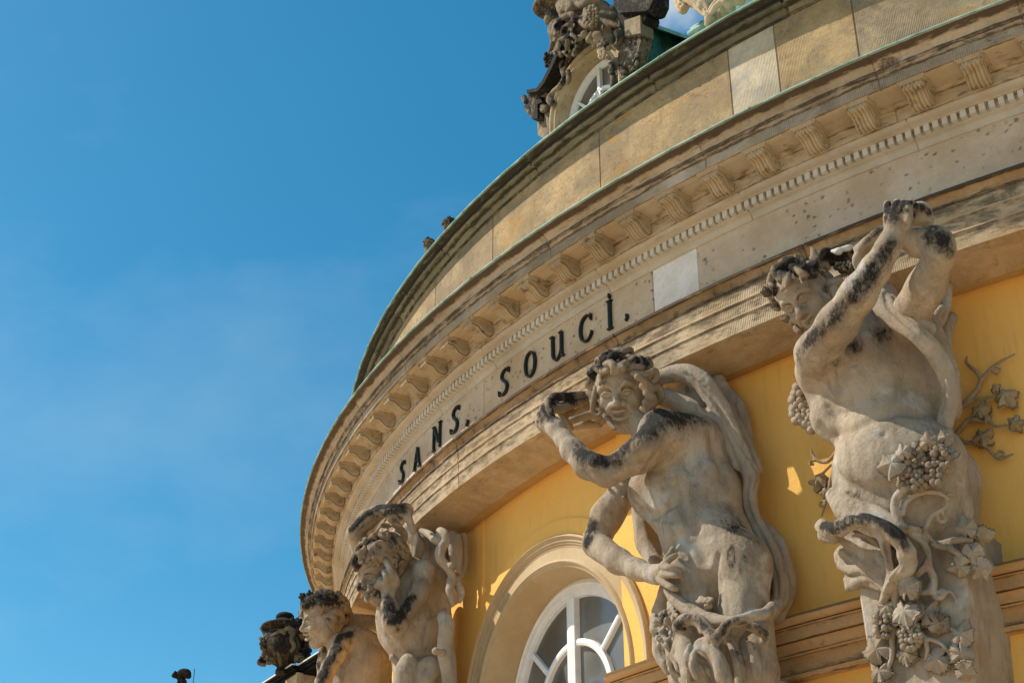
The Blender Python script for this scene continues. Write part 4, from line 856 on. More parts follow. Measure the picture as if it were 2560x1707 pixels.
g.soot(S, [(180, 850, .5, 120, .95), (130, 1040, .48, 120, .75), (330, 930, .58, 110, .8), (480, 860, .62, 110, .8), (640, 960, .62, 110, .75), (820, 960, .6, 110, .7), (940, 870, .58, 90, .9), (1100, 940, .48, 130, .6), (1260, 1050, .44, 90, .6), (950, 1220, .5, 150, .6), (640, 1200, .62, 60, .5), (1050, 1290, .5, 100, .5), (420, 1500, .64, 80, .4)], Z)
S.build('lion_skin', M_CLOTH, st2, .0009)
plinth('pedestal', F2, 'l2', (250, 1700), (1330, 1500), (330, 5200), (1300, 5200), .24, M_STAT, st2)
# ---------------------------------------------------------------- statue hiding behind his raised arm, grapes at his waist
A3 = rad(-9.6); F3 = Fr(dirn(A3), RW+.016); g = Fig(F3, 'b3')
st3 = empty('statue', dirn(A3)*6.74+np.array([0, 0, 1.2]), 'smiling stone faun with arms crossed above his head, vine and grapes at his waist', 'statue', 'carved figures under the cornice')
S = Sdf(.0044, F3.n, .18)
g.c(S, (455, 1060, .36, 112), (570, 1380, .29, 130), .06); g.c(S, (720, 960, .27, 225), (800, 1220, .27, 285), .06); g.c(S, (800, 1220, .27, 285), (850, 1400, .29, 250), .06)
g.c(S, (1000, 960, .24, 190), (1080, 1380, .22, 170), .06)
g.c(S, (660, 80, .30, 290), (690, 320, .31, 330), .06, 'l3', flat=.82); g.c(S, (690, 320, .31, 335), (720, 480, .29, 360), .06, 'l3', flat=.82); g.c(S, (880, 260, .34, 240), (860, 520, .28, 300), .06, 'l3', flat=.8)
g.c(S, (640, 860, .32, 160), (930, 820, .28, 160), .12); g.b(S, [(800, 1080, .26, 265)], .16); g.b(S, [(500, 1370, .37, 85), (560, 1440, .36, 70)], .06); g.b(S, [(640, 270, .32, 210), (560, 360, .34, 130)], .14, 'l3')
# near arm, lifted across the cheek to the cornice
g.c(S, (440, 1100, .40, 112), (450, 990, .52, 120), .05); g.c(S, (450, 990, .52, 120), (570, 820, .63, 112), .04); g.c(S, (570, 820, .63, 112), (690, 650, .68, 98), .04)
g.c(S, (690, 650, .68, 98), (790, 500, .69, 86), .04); g.c(S, (790, 500, .67, 86), (870, 370, .68, 68), .03); g.c(S, (870, 370, .68, 68), (905, 280, .68, 60), .03)
g.c(S, (700, 500, .68, 105), (700, 380, .68, 135), .03, 'a3'); g.c(S, (640, 330, .68, 95), (770, 330, .68, 95), .03, 'a3'); g.c(S, (640, 260, .69, 75), (770, 250, .69, 80), .03, 'a3')
for L in ([(610, 300, .69, 55), (580, 210, .70, 54), (580, 150, .68, 46), (590, 150, .60, 40)], [(680, 270, .70, 50), (680, 180, .71, 50), (700, 125, .68, 42), (710, 130, .60, 38)], [(755, 270, .70, 52), (765, 185, .71, 52), (785, 135, .68, 44), (795, 140, .60, 38)],
          [(825, 300, .70, 56), (838, 200, .71, 52), (860, 130, .68, 46), (880, 140, .60, 38)], [(800, 430, .69, 60), (840, 330, .70, 54), (850, 230, .69, 44)]): g.t(S, L, .007, 'a3')
# far arm, elbow up
g.c(S, (990, 770, .42, 120), (1090, 600, .52, 104), .05); g.c(S, (1090, 600, .52, 104), (1170, 420, .60, 92), .04); g.b(S, [(1165, 350, .61, 92), (1130, 330, .61, 84)], .03)
g.c(S, (1140, 335, .61, 82), (1040, 345, .60, 78), .02); g.c(S, (1040, 345, .60, 78), (950, 320, .60, 55), .03)
# head leaning on the arm
hc = F3.p('h3', 765, 925, .50); h3 = Head(hc, face_frame(hc, (-.27, -.25, .93), (-.66, .75, .2)), F3.r('h3', 765, 925, .50, 1200))
h3.carve(S, 1.5, .6, 0, ears=False)
Zh = 'h3'
g.c(S, (1150, 700, .50, 90), (1290, 660, .48, 60), .04, Zh); g.c(S, (1290, 660, .48, 58), (1400, 670, .46, 22), .03, Zh); g.c(S, (1230, 760, .52, 70), (1290, 950, .52, 60), .03, Zh)
g.b(S, [(1090, 810, .585, 45)], .03, Zh, -1); g.c(S, (1000, 1100, .48, 200), (1250, 1250, .42, 260), .06, Zh)
S.freeze()
g.gr(S, [(528, 1030, 9), (528, 1090, 12), (540, 1160, 10), (580, 1230, 6)], .03); g.gr(S, [(470, 1425, 7), (540, 1478, 10), (640, 1450, 11), (740, 1400, 11), (850, 1350, 11), (950, 1335, 9), (1040, 1350, 6)], .04)
g.gr(S, [(838, 1462, 15)], .02); g.gr(S, [(520, 1300, 6), (570, 1340, 8), (640, 1330, 5)], .03); g.gr(S, [(500, 1240, 5), (560, 1290, 7), (630, 1280, 4)], .03)
g.gr(S, [(660, 1080, 10)], .012, op=1, sink=-.4); g.gr(S, [(905, 1060, 10)], .012, op=1, sink=-.4)
g.gr(S, [(310, 310, 10), (420, 400, 14), (560, 425, 14), (680, 415, 10)], .05, 'l3'); g.gr(S, [(330, 400, 8), (470, 420, 10), (620, 480, 10), (680, 500, 6)], .03, 'l3')
g.gr(S, [(790, 470, 6), (850, 380, 7)], .02); g.gr(S, [(1060, 440, 8), (1090, 470, 10), (1110, 450, 8)], .015)
for a_ in (600, 680, 755, 830): g.gr(S, [(a_+10, 300, 8), (a_, 360, 6)], .02, 'a3', 1, -.3)
g.ssp(S, [(580, 150, 60, 1.1), (690, 130, 60, 1.1), (780, 120, 60, 1.1), (870, 130, 60, 1.)], 'a3'); g.ssp(S, [(570, 230, 80, 1.), (680, 220, 90, 1.), (800, 230, 80, .9)], 'a3')
g.ss(S, [(700, 300, 150, .85), (580, 180, 90, 1.), (690, 160, 90, 1.), (780, 150, 90, 1.), (860, 150, 80, .9), (560, 330, 90, .9), (640, 420, 60, .5)], 'a3')
g.ssp(S, [(880, 360, 60, 1.), (830, 440, 70, 1.), (760, 540, 75, .95), (700, 620, 75, .95), (630, 690, 70, .9), (550, 770, 70, .9), (470, 850, 70, .9), (400, 920, 65, .95), (350, 985, 55, .85), (340, 1050, 40, .6)])
g.ss(S, [(650, 965, 75, .8), (570, 1040, 50, .6), (840, 890, 95, .75), (770, 860, 70, .45), (1130, 300, 85, 1.), (1190, 330, 85, 1.1), (1220, 390, 60, .9), (740, 760, 60, .4), (520, 1345, 40, .4), (345, 770, 60, .3), (860, 620, 60, .3), (620, 850, 60, .4)])
g.ss(S, [(1090, 790, 110, .85), (640, 1110, 60, .5), (650, 1040, 50, .3), (1150, 950, 80, .3)], Zh); g.ss(S, [(420, 470, 150, .6), (560, 520, 150, .5), (350, 560, 60, .6), (380, 430, 80, .4)], 'l3')
S.build('figure', M_STAT, st3, .0006)
S = Sdf(.0046, F3.n, .3)
h3.curls(S, 40, lambda x, y, z: y > .24 and z < .26 or (z < -.12 and y > .0), (.035, .05), (.05, .08), 11, .03)
for L in ([(350, 1080, .56, 36), (320, 980, .57, 40), (300, 860, .58, 44), (340, 780, .6, 50)], [(470, 560, .62, 60), (460, 420, .60, 60), (520, 310, .58, 60), (640, 290, .57, 60), (730, 350, .57, 55), (680, 430, .6, 60), (560, 420, .61, 60)],
          [(390, 620, .64, 60), (470, 560, .65, 60), (460, 680, .66, 52), (420, 770, .66, 40)], [(520, 540, .66, 50), (500, 640, .67, 46), (470, 740, .67, 32)], [(640, 440, .66, 50), (720, 520, .66, 60), (840, 570, .64, 55), (960, 560, .61, 45)], [(760, 430, .62, 60), (880, 480, .60, 60), (1000, 540, .58, 44)],
          [(860, 400, .56, 50), (890, 300, .55, 48), (890, 200, .54, 40), (870, 120, .53, 20)], [(930, 390, .56, 50), (950, 280, .54, 44), (920, 150, .53, 22)], [(980, 420, .52, 60), (1080, 380, .5, 60), (1120, 430, .5, 50)], [(1000, 250, .48, 70), (1100, 180, .46, 70), (1200, 220, .44, 70), (1320, 220, .42, 60), (1440, 190, .40, 60), (1560, 140, .38, 50)],
          [(1050, 300, .44, 70), (1200, 330, .42, 80), (1350, 300, .4, 80), (1500, 260, .38, 70), (1640, 170, .37, 60)], [(980, 560, .6, 30), (1050, 600, .58, 28), (1080, 660, .57, 20)], [(700, 600, .66, 24), (720, 680, .66, 18)],
          [(430, 1230, .5, 50), (520, 1260, .5, 55), (560, 1310, .5, 40)], [(640, 1380, .5, 60), (690, 1430, .5, 60), (700, 1360, .5, 40)], [(250, 980, .54, 40), (300, 1060, .53, 44), (360, 1090, .53, 36)]): g.t(S, L, .008, Zh)
g.soot(S, [(500, 450, .62, 330, 1.), (850, 400, .6, 300, 1.), (1250, 250, .45, 330, .95), (350, 900, .6, 230, .95), (500, 1250, .5, 150, .8), (700, 1390, .5, 120, .5), (880, 560, .64, 150, .9), (1550, 180, .4, 150, .8)], Zh)
S.build('hair', M_HAIR, st3, .0008)
mw = MB(); P = [F3.p(Zh, x, y, dd) for x, y, dd in ((1190, 175, .475), (1290, 180, .475), (1340, 150, .465), (1440, 130, .45), (1500, 105, .44))]
S = Sdf(.004, F3.n); S.tube(P, [.006, .016, .010, .014, .008], .01); S.build('new_stone_patch', plain('fresh_plaster', '#d9d3c8', .9, '#c9c2b4', 60), st3)
for i, (x, y, s_, up_) in enumerate(((215, 640, 210, (-.5, .8, .1)), (170, 800, 230, (-.9, -.2, 0)), (270, 1000, 170, (-.6, -.8, 0)), (620, 330, 300, (0, 1, .1)), (470, 1230, 150, (-.5, .5, 0)))):
    c_ = F3.p(Zh, x, y, .585); R_, U_, T_ = view_frame(c_); leaf('leaf', c_, T_+.4*(U_ if i % 2 else -R_), up_[0]*R_+up_[1]*U_, F3.r(Zh, x, y, .58, s_), M_DARK, st3, 30+i, .3)
grapes('grape_bunch', F3, Zh, scatter(1400, 420, 140, 80, 46, 3), 36, .44, M_DARK, st3, 4, .5)
# rock in the hands and the goat leg slung over the arm
S = Sdf(.0055, F3.n); Zl = 'a3'
g.c(S, (930, 220, .62, 80), (1010, 230, .56, 95), .03, Zl); g.c(S, (1010, 240, .58, 95), (1100, 310, .56, 55), .03, Zl); g.c(S, (920, 350, .6, 60), (1060, 370, .56, 60), .03, Zl); g.c(S, (960, 300, .56, 110), (1080, 380, .5, 60), .03, Zl)
S.freeze(); g.ss(S, [(930, 170, 90, 1.1), (1010, 190, 90, 1.1), (1080, 240, 80, 1.), (900, 250, 80, 1.)], Zl)
S.build('rock', M_STAT, st3, .0016)
S = Sdf(.0055, F3.n)
for L in ([(560, 450, .55, 60), (480, 500, .54, 70), (400, 570, .53, 78), (310, 650, .52, 78), (250, 740, .51, 66), (220, 820, .51, 52), (215, 900, .51, 48), (230, 980, .5, 36)], [(260, 690, .53, 50), (190, 690, .52, 30)], [(200, 820, .52, 44), (185, 850, .52, 30)]): g.t(S, L, .02, Zl)
S.freeze(); g.ssp(S, [(540, 440, 60, .9), (450, 480, 70, .95), (370, 550, 60, .85), (300, 620, 50, .7)], Zl)
S.build('goat_leg', M_STAT, st3, .0008)
# cloth over the far shoulder
S = Sdf(.0055, F3.n, .16)
for L, fl in (([(850, 620, .44, 50), (830, 700, .46, 66), (930, 800, .48, 62), (1040, 880, .48, 54), (1140, 990, .42, 58), (1215, 1120, .38, 60), (1235, 1260, .35, 58), (1200, 1390, .34, 52), (1180, 1480, .33, 40)], .8), ([(880, 640, .42, 40), (900, 720, .46, 50), (1000, 790, .46, 46), (1100, 850, .42, 50)], .8),
              ([(1090, 900, .28, 110), (1200, 1130, .24, 90), (1240, 1330, .22, 60)], .6), ([(1210, 600, .16, 34), (1200, 700, .16, 40), (1165, 800, .16, 38), (1110, 860, .2, 40)], .8), ([(1140, 700, .12, 60), (1120, 820, .12, 60)], .6), ([(1180, 730, .2, 24), (1140, 790, .2, 24), (1160, 840, .2, 20)], .9), ([(1230, 790, .06, 45), (1200, 850, .06, 50), (1190, 940, .08, 50)], .8)): g.t(S, L, .015, flat=fl)
S.freeze()
for L in ([(845, 640, 10), (870, 720, 12), (960, 810, 13), (1060, 890, 13), (1150, 1000, 12), (1205, 1130, 10)], [(900, 660, 8), (960, 760, 10), (1060, 830, 10), (1130, 900, 8)], [(1090, 930, 10), (1160, 1050, 14), (1190, 1200, 14), (1180, 1330, 10)], [(1215, 1080, 8), (1245, 1200, 10), (1230, 1330, 8)], [(1150, 960, 7), (1230, 1060, 9), (1265, 1180, 7)]): g.gr(S, L, .008, sink=.1)
for L in ([(870, 660, .54, 10), (890, 730, .56, 14), (990, 810, .55, 14), (1090, 880, .53, 14), (1180, 1000, .52, 10)], [(1120, 940, .53, 10), (1190, 1080, .52, 18), (1210, 1220, .5, 18), (1180, 1340, .48, 10)], [(1100, 870, .5, 8), (1180, 960, .48, 10), (1250, 1110, .46, 10)]): g.t(S, L, .02, op=-1)
g.b(S, [(1235, 795, .12, 22)], .01, op=-1)
S.build('shoulder_cloth', M_CLOTH, st3, .0007)
# loincloth
S = Sdf(.005, F3.n, .26); Z = 'l3'
for L, fl in (([(330, 450, .46, 60), (420, 540, .50, 90), (560, 600, .53, 95), (680, 660, .54, 80)], .6), ([(250, 632, .52, 44), (310, 665, .55, 56), (400, 620, .58, 50), (500, 598, .60, 44), (610, 635, .60, 48), (710, 715, .58, 52), (760, 790, .56, 50)], 1.), ([(270, 690, .46, 45), (320, 700, .48, 40)], 1.),
              ([(420, 700, .44, 70), (540, 760, .46, 80), (640, 850, .47, 80), (690, 940, .46, 60)], .7), ([(385, 810, .38, 70), (500, 880, .41, 85), (600, 960, .42, 60)], .6), ([(430, 960, .39, 55), (520, 930, .42, 60), (610, 990, .44, 40)], .6), ([(760, 780, .53, 55), (765, 870, .53, 50), (700, 940, .51, 44), (640, 1030, .48, 34), (615, 1080, .47, 22)], 1.), ([(620, 690, .54, 40), (640, 800, .53, 30), (660, 910, .51, 26), (640, 1000, .49, 18)], 1.),
              ([(375, 790, .42, 26), (470, 850, .45, 32), (570, 900, .47, 34), (650, 990, .47, 22)], 1.), ([(370, 870, .40, 30), (430, 900, .42, 34), (500, 900, .44, 30), (590, 970, .46, 22), (630, 1030, .46, 14)], 1.), ([(410, 1000, .40, 26), (470, 970, .42, 32), (540, 935, .44, 28), (610, 940, .46, 20)], 1.), ([(720, 800, .56, 24), (730, 870, .56, 20), (670, 940, .54, 18), (630, 1020, .5, 12)], 1.)): g.t(S, [(x, y, d_-.06, r_) for x, y, d_, r_ in L], .014, Z, flat=fl)
for L in ([(400, 680, .56, 20), (480, 690, .57, 26), (570, 740, .56, 24), (620, 850, .55, 18)], [(590, 690, .6, 10), (600, 760, .58, 16), (640, 900, .55, 12)], [(690, 760, .59, 8), (700, 850, .58, 14), (660, 930, .56, 8)], [(420, 810, .5, 8), (520, 870, .51, 12), (610, 930, .52, 8)], [(290, 660, .6, 10), (350, 680, .6, 12)]): g.t(S, L, .014, Z, -1)
S.freeze()
for L in ([(330, 700, 10), (440, 690, 14), (550, 730, 14), (620, 830, 10)], [(390, 760, 9), (500, 800, 12), (600, 870, 10)], [(590, 660, 9), (630, 740, 12), (655, 850, 12), (640, 960, 8)], [(700, 760, 9), (725, 850, 12), (680, 930, 9), (640, 1010, 7)], [(380, 830, 8), (470, 880, 10), (580, 930, 8)], [(400, 930, 8), (480, 930, 9), (560, 950, 7)], [(340, 520, 7), (480, 570, 9), (620, 600, 7)]): g.gr(S, L, .008, 'l3', sink=.1)
g.ssp(S, [(260, 620, 50, 1.), (330, 640, 55, 1.), (420, 590, 55, 1.), (520, 570, 60, 1.), (630, 610, 60, 1.), (720, 690, 55, 1.), (750, 760, 45, .8)], 'l3')
g.soot(S, [(290, 640, .57, 90, .95), (400, 600, .62, 90, .95), (520, 585, .64, 100, .95), (640, 640, .64, 90, .95), (710, 720, .62, 80, .95), (400, 470, .54, 130, .75), (540, 550, .58, 150, .7), (280, 560, .5, 80, .7), (750, 800, .6, 80, .5)], Z)
S.build('loincloth', M_CLOTH, st3, .0012)
plinth('shaft', F3, 'l3', (392, 560), (1080, 560), (560, 1640), (1170, 1640), .35, M_STAT, st3); plinth('pedestal', F3, 'l3', (560, 1650), (1170, 1650), (660, 5200), (1180, 5200), .34, M_STAT, st3)
S = Sdf(.0055, F3.n); g.c(S, (880, 420, .2, 330), (930, 700, .16, 260), .05, 'l3', flat=.7); S.build('shaft_top', M_STAT, st3, .0006)
# vine with leaves and grapes over the shaft
S = Sdf(.004, F3.n)
for L in ([(740, 410, .56, 25), (690, 470, .55, 26), (690, 560, .55, 27), (740, 640, .54, 27), (840, 660, .50, 24), (920, 740, .46, 20), (1010, 760, .45, 22), (1080, 810, .44, 18)], [(780, 680, .51, 23), (860, 740, .49, 22), (885, 830, .48, 22), (830, 910, .48, 23), (760, 950, .48, 24)], [(880, 850, .47, 24), (920, 950, .45, 23), (905, 1010, .45, 22), (850, 1030, .45, 18)],
          [(900, 990, .45, 20), (930, 1050, .44, 22), (975, 1050, .44, 16), (975, 1015, .44, 13), (945, 1025, .44, 11)], [(975, 1030, .44, 12), (1020, 1025, .44, 10), (1045, 1060, .44, 9), (1055, 1090, .44, 7)], [(870, 640, .5, 14), (905, 570, .49, 14), (965, 535, .48, 13), (1000, 500, .47, 12), (990, 455, .46, 11), (1015, 440, .45, 10), (1060, 450, .44, 7)],
          [(970, 540, .47, 13), (940, 565, .47, 14), (960, 605, .47, 14), (990, 590, .47, 12), (975, 560, .47, 10)], [(730, 560, .53, 16), (760, 480, .53, 18), (850, 430, .51, 18), (930, 430, .5, 16), (1000, 460, .47, 10)], [(940, 740, .45, 16), (1060, 715, .44, 22), (1140, 720, .42, 16)],
          [(690, 1180, .44, 22), (670, 1290, .43, 20), (670, 1400, .43, 16), (640, 1500, .42, 12)], [(860, 1290, .43, 14), (880, 1360, .43, 14), (870, 1430, .42, 10)], [(880, 1300, .43, 12), (960, 1330, .43, 14), (1010, 1390, .42, 12)], [(740, 960, .48, 20), (700, 1000, .48, 26), (690, 1080, .46, 24), (720, 1160, .44, 22)]): g.t(S, [(x, y, d_-.055, r_) for x, y, d_, r_ in L], .01, 'l3')
S.freeze(); g.ssp(S, [(700, 470, 40, .45), (690, 560, 40, .5), (740, 630, 40, .6), (850, 660, 40, .65), (930, 740, 40, .6), (1040, 770, 40, .5)], 'l3'); g.ssp(S, [(850, 730, 40, .5), (885, 830, 40, .6), (830, 910, 40, .5)], 'l3')
S.build('vine_stem', M_STAT, st3, .0006)
for i, (x, y, s_, up_, dd) in enumerate(((670, 260, 190, (-1, -.2), .60), (735, 190, 110, (-.3, 1), .60), (880, 130, 120, (-.2, 1), .58), (990, 105, 120, (.4, .9), .52), (1010, 210, 110, (1, .2), .50), (1110, 650, 150, (-.3, 1), .42), (1200, 700, 150, (.9, .4), .38), (1150, 790, 150, (.3, -1), .42), (1075, 870, 150, (-1, -.2), .42), (1190, 880, 160, (.5, -1), .40),
        (760, 1000, 170, (.1, 1), .50), (745, 1140, 190, (.2, -1), .48), (640, 1110, 120, (-1, .2), .45), (870, 1150, 190, (.6, .8), .43), (940, 1210, 150, (.9, -.4), .43), (750, 1390, 150, (.2, -1), .42), (1080, 1280, 180, (0, 1), .42), (1080, 1390, 170, (.3, -1), .42), (580, 1370, 190, (-.5, .7), .42), (940, 1430, 180, (-.6, -.4), .42), (600, 1500, 150, (.4, -.9), .42), (1100, 1500, 140, (.9, -.2), .42))):
    c_ = F3.p('l3', x, y, dd-.043); R_, U_, T_ = view_frame(c_); rr_ = np.random.default_rng(i)
    leaf('leaf', c_, F3.n+.5*T_+.35*rr_.normal(size=3), up_[0]*R_+up_[1]*U_, F3.r('l3', x, y, dd, s_*1.2), M_CLOTH, st3, 60+i, .3)
grapes('grape_bunch', F3, 'l3', scatter(880, 245, 130, 105, 27, 1)+scatter(800, 350, 85, 60, 27, 2)+scatter(930, 340, 40, 50, 27, 8), 22, .50, M_CLOTH, st3, 1, .55)
grapes('grape_bunch', F3, 'l3', scatter(620, 1215, 60, 75, 24, 4), 19, .39, M_CLOTH, st3, 2, .5); grapes('grape_bunch', F3, 'l3', scatter(775, 1285, 65, 80, 24, 5), 19, .40, M_CLOTH, st3, 3, .4)
grapes('grape_bunch', F3, 'b3', scatter(370, 1290, 66, 120, 27, 6)+scatter(430, 1390, 40, 50, 27, 16), 21, .30, M_CLOTH, st3, 3, .2)
# ---- vine trained on the plaster beside him
M_VINE = carved('vine_stone', '#b09a78', '#998463', '#bca784', '#4f4434', .1, .75)
def wall_vine(label, z, stems, leaves, d=.03):
    r0 = F3.p(z, *stems[0][0][:2], .0); e = empty('wall_vine', r0, label, 'vine relief', 'carved vines on the wall')
    S = Sdf(.0035, F3.n)
    for L in stems: S.tube([F3.p(z, x, y, d) for x, y, r in L], [F3.r(z, x, y, d, r) for x, y, r in L], .008)
    S.build('stem', M_VINE, e, .0006)
    for i, (x, y, s_, ux, uy) in enumerate(leaves):
        c_ = F3.p(z, x, y, d+.012); R_, U_, T_ = view_frame(c_); leaf('leaf', c_, F3.n+.25*np.random.default_rng(i).normal(size=3), ux*R_+uy*U_, F3.r(z, x, y, d, s_*1.05), M_VINE, e, 90+i, .4, .56)
wall_vine('branching carved grapevine with four leaves on the yellow wall, right of the faun', 'b3',
          [[(1270, 1320, 17), (1330, 1270, 16), (1390, 1200, 15), (1415, 1145, 14), (1450, 1100, 12), (1480, 1070, 11), (1540, 1030, 9), (1610, 995, 5)], [(1412, 1150, 12), (1390, 1105, 12), (1345, 1065, 11), (1325, 1040, 10), (1328, 1010, 6)], [(1310, 1295, 12), (1370, 1262, 12), (1430, 1252, 11), (1500, 1240, 9)],
           [(1475, 1075, 8), (1485, 1105, 8), (1510, 1110, 8), (1522, 1085, 7), (1500, 1072, 6)], [(1245, 1490, 18), (1300, 1420, 16), (1345, 1375, 14), (1400, 1388, 12), (1450, 1390, 11), (1500, 1418, 10), (1560, 1410, 8)], [(1255, 1480, 16), (1320, 1512, 14), (1400, 1520, 13), (1450, 1545, 12), (1480, 1580, 11), (1525, 1610, 10), (1570, 1592, 9), (1600, 1580, 5)], [(1500, 1590, 9), (1520, 1565, 9), (1545, 1575, 8), (1530, 1595, 7)], [(1345, 1390, 12), (1390, 1370, 10), (1400, 1340, 8)], [(1400, 1520, 8), (1420, 1490, 8)]],
          [(1545, 1235, 185, .5, -.6), (1400, 1325, 150, .1, .9), (1600, 1400, 140, 1., .2), (1415, 1485, 165, .4, .6), (1490, 1195, 90, -.4, .8), (1440, 1370, 80, .7, -.6)])
wall_vine('short carved grapevine with one crumpled leaf on the yellow wall, left of the faun', 'l3',
          [[(345, 180, 14), (310, 225, 13), (275, 250, 12), (225, 240, 11), (195, 205, 9), (185, 172, 5)], [(215, 235, 9), (190, 245, 9), (183, 265, 8), (200, 262, 7)], [(320, 300, 14), (300, 380, 14), (285, 450, 12), (268, 500, 10), (250, 570, 6)], [(275, 480, 8), (245, 485, 8), (238, 510, 8), (262, 512, 7)], [(300, 270, 10), (270, 300, 10), (250, 320, 9)]],
          [(228, 350, 150, -.2, -1.), (268, 420, 90, -.2, -1)])
# ---------------------------------------------------------------- statue hiding his face behind his hand
def facing(P): n = CP-P; n = np.array([n[0], n[1], 0.]); n /= np.linalg.norm(n); return Fr(n, P@n)
P1 = dirn(rad(-36.5))*7.35; F1 = facing(P1); g = Fig(F1, 'h1')
st1 = empty('statue', dirn(rad(-37.5))*6.74+np.array([0, 0, 1.4]), 'bearded stone faun covering his face with one hand, other arm bent over his head', 'statue', 'carved figures under the cornice')
S = Sdf(.0056, F1.n, .2)
g.c(S, (1180, 860, .02, 190), (1190, 1150, .0, 235), .06, 'b1'); g.c(S, (1190, 1150, .0, 225), (1240, 1330, .0, 165), .06, 'b1'); g.c(S, (1240, 1330, .0, 160), (1260, 1500, .0, 185), .05, 'b1'); g.c(S, (1260, 1500, .0, 185), (1270, 1800, .0, 190), .05, 'b1')
g.c(S, (1330, 800, -.02, 150), (1380, 1050, -.03, 135), .06, 'b1'); g.b(S, [(1040, 1060, .04, 105), (1010, 960, .06, 60)], .05, 'b1'); g.b(S, [(1090, 1240, .06, 75), (1150, 1290, .06, 80)], .05, 'b1')
g.c(S, (720, 900, .02, 150), (860, 900, -.02, 160), .06); g.c(S, (1300, 950, -.2, 190), (1300, 1300, -.2, 170), .06, 'b1'); g.c(S, (1300, 1300, -.2, 170), (1310, 1800, -.2, 180), .06, 'b1')
# near arm folded up to the face
g.b(S, [(980, 900, .16, 125)], .05); g.c(S, (985, 930, .16, 120), (930, 1180, .20, 108), .04); g.c(S, (930, 1180, .20, 108), (780, 1400, .24, 96), .04); g.c(S, (1110, 1110, .24, 72), (1060, 1100, .25, 78), .03, 'b1')
g.c(S, (1065, 1110, .25, 82), (1030, 1000, .24, 66), .03, 'b1'); g.c(S, (1030, 1000, .24, 66), (1022, 890, .22, 46), .03, 'b1')
g.c(S, (545, 1200, .22, 72), (540, 1090, .22, 92), .03); g.c(S, (520, 1080, .22, 85), (450, 1070, .21, 60), .03); g.c(S, (590, 1090, .22, 70), (600, 1030, .21, 60), .03)
for L in ([(600, 1060, .24, 52), (590, 980, .27, 46), (555, 880, .27, 42), (515, 800, .26, 38), (485, 745, .24, 30)], [(530, 1040, .26, 46), (515, 980, .28, 42), (495, 925, .27, 36)], [(460, 1080, .23, 44), (440, 1050, .24, 38), (455, 1010, .23, 32)], [(420, 1110, .22, 40), (395, 1100, .23, 34), (400, 1070, .22, 28)], [(640, 1080, .24, 44), (640, 1010, .26, 40), (610, 940, .26, 34)]): g.t(S, L, .008)
# far arm bent over the head
g.c(S, (420, 760, -.02, 130), (230, 620, .04, 125), .04); g.c(S, (230, 620, .04, 125), (125, 470, .10, 90), .04); g.c(S, (125, 440, .12, 88), (290, 280, .14, 105), .03); g.c(S, (290, 280, .14, 105), (440, 185, .14, 88), .04); g.c(S, (440, 185, 0.18, 88), (570, 175, 0.22, 78), .03)
g.c(S, (590, 190, 0.22, 88), (680, 180, 0.21, 80), .03); g.c(S, (560, 230, 0.22, 55), (600, 270, 0.21, 50), .02)
for L in ([(680, 130, 0.22, 40), (760, 115, 0.22, 40), (815, 150, 0.20, 36), (825, 200, 0.18, 30)], [(640, 180, 0.25, 34), (700, 220, 0.25, 34), (760, 260, 0.24, 30)], [(590, 220, 0.25, 34), (660, 275, 0.25, 34), (720, 300, 0.24, 28)], [(620, 150, 0.25, 32), (720, 180, 0.25, 32), (780, 220, 0.23, 28)], [(560, 280, 0.23, 36), (620, 330, 0.22, 34), (690, 350, 0.21, 28)], [(780, 200, 0.24, 46), (800, 290, 0.24, 48), (830, 380, 0.23, 48), (845, 430, 0.22, 40)]): g.t(S, L, .008)
hc = F1.p('h1', 420, 900, .12); h1 = Head(hc, face_frame(hc, (-.66, -.40, .62), (-.22, .92, .35)), F1.r('h1', 420, 900, .12, 740))
h1.carve(S, .2, 1., 0, ears=False)
S.freeze()
g.gr(S, [(1035, 1480, 5), (1160, 1400, 9), (1260, 1330, 6)], .03); g.gr(S, [(1110, 1350, 6), (1230, 1335, 9), (1380, 1300, 7)], .03, 'b1'); g.gr(S, [(1100, 1390, 6), (1210, 1360, 9), (1370, 1330, 7)], .03, 'b1')
g.gr(S, [(1010, 1200, 5), (1080, 1290, 8), (1090, 1340, 6)], .03, 'b1'); g.gr(S, [(790, 1050, 6), (810, 1120, 9), (860, 1180, 7)], .02); g.gr(S, [(932, 1055, 9)], .012, 'b1', 1, -.3)
g.ssp(S, [(700, 120, 80, 1.), (560, 110, 70, 1.), (450, 130, 70, 1.), (350, 180, 65, 1.), (250, 240, 65, 1.), (160, 310, 65, 1.), (80, 400, 60, 1.)])
g.ssp(S, [(720, 170, 80, 1.), (600, 190, 80, .95), (470, 210, 70, .8), (360, 260, 60, .7), (200, 400, 60, .6)]); g.ssp(S, [(540, 1230, 70, .7), (530, 1330, 80, .95), (550, 1450, 90, .95), (610, 1530, 90, .95), (700, 1440, 80, .9), (780, 1310, 80, .85), (860, 1230, 60, .6)]); g.ssp(S, [(690, 270, 50, .9), (620, 260, 60, .9), (600, 320, 50, .7)])
g.ss(S, [ (660, 210, 90, .8), (300, 560, 150, .8), (560, 1350, 110, .9), (520, 1450, 110, .9), (700, 1440, 100, .95), (800, 1270, 90, .85), (750, 1350, 90, .9), (560, 1290, 90, .85), (620, 1530, 110, .9), (500, 1380, 80, .9), (740, 1280, 90, .8), (870, 1240, 60, .7), (230, 880, 60, .3), (800, 980, 60, .35)])
g.ss(S, [(1040, 1010, 60, .95), (1040, 1080, 60, .95), (1100, 1080, 60, .95), (1160, 1000, 55, .85), (1100, 1150, 60, .8), (1180, 1090, 60, .6)], 'b1')
S.build('figure', M_STAT, st1, .0006)
S = Sdf(.005, F1.n, .3)
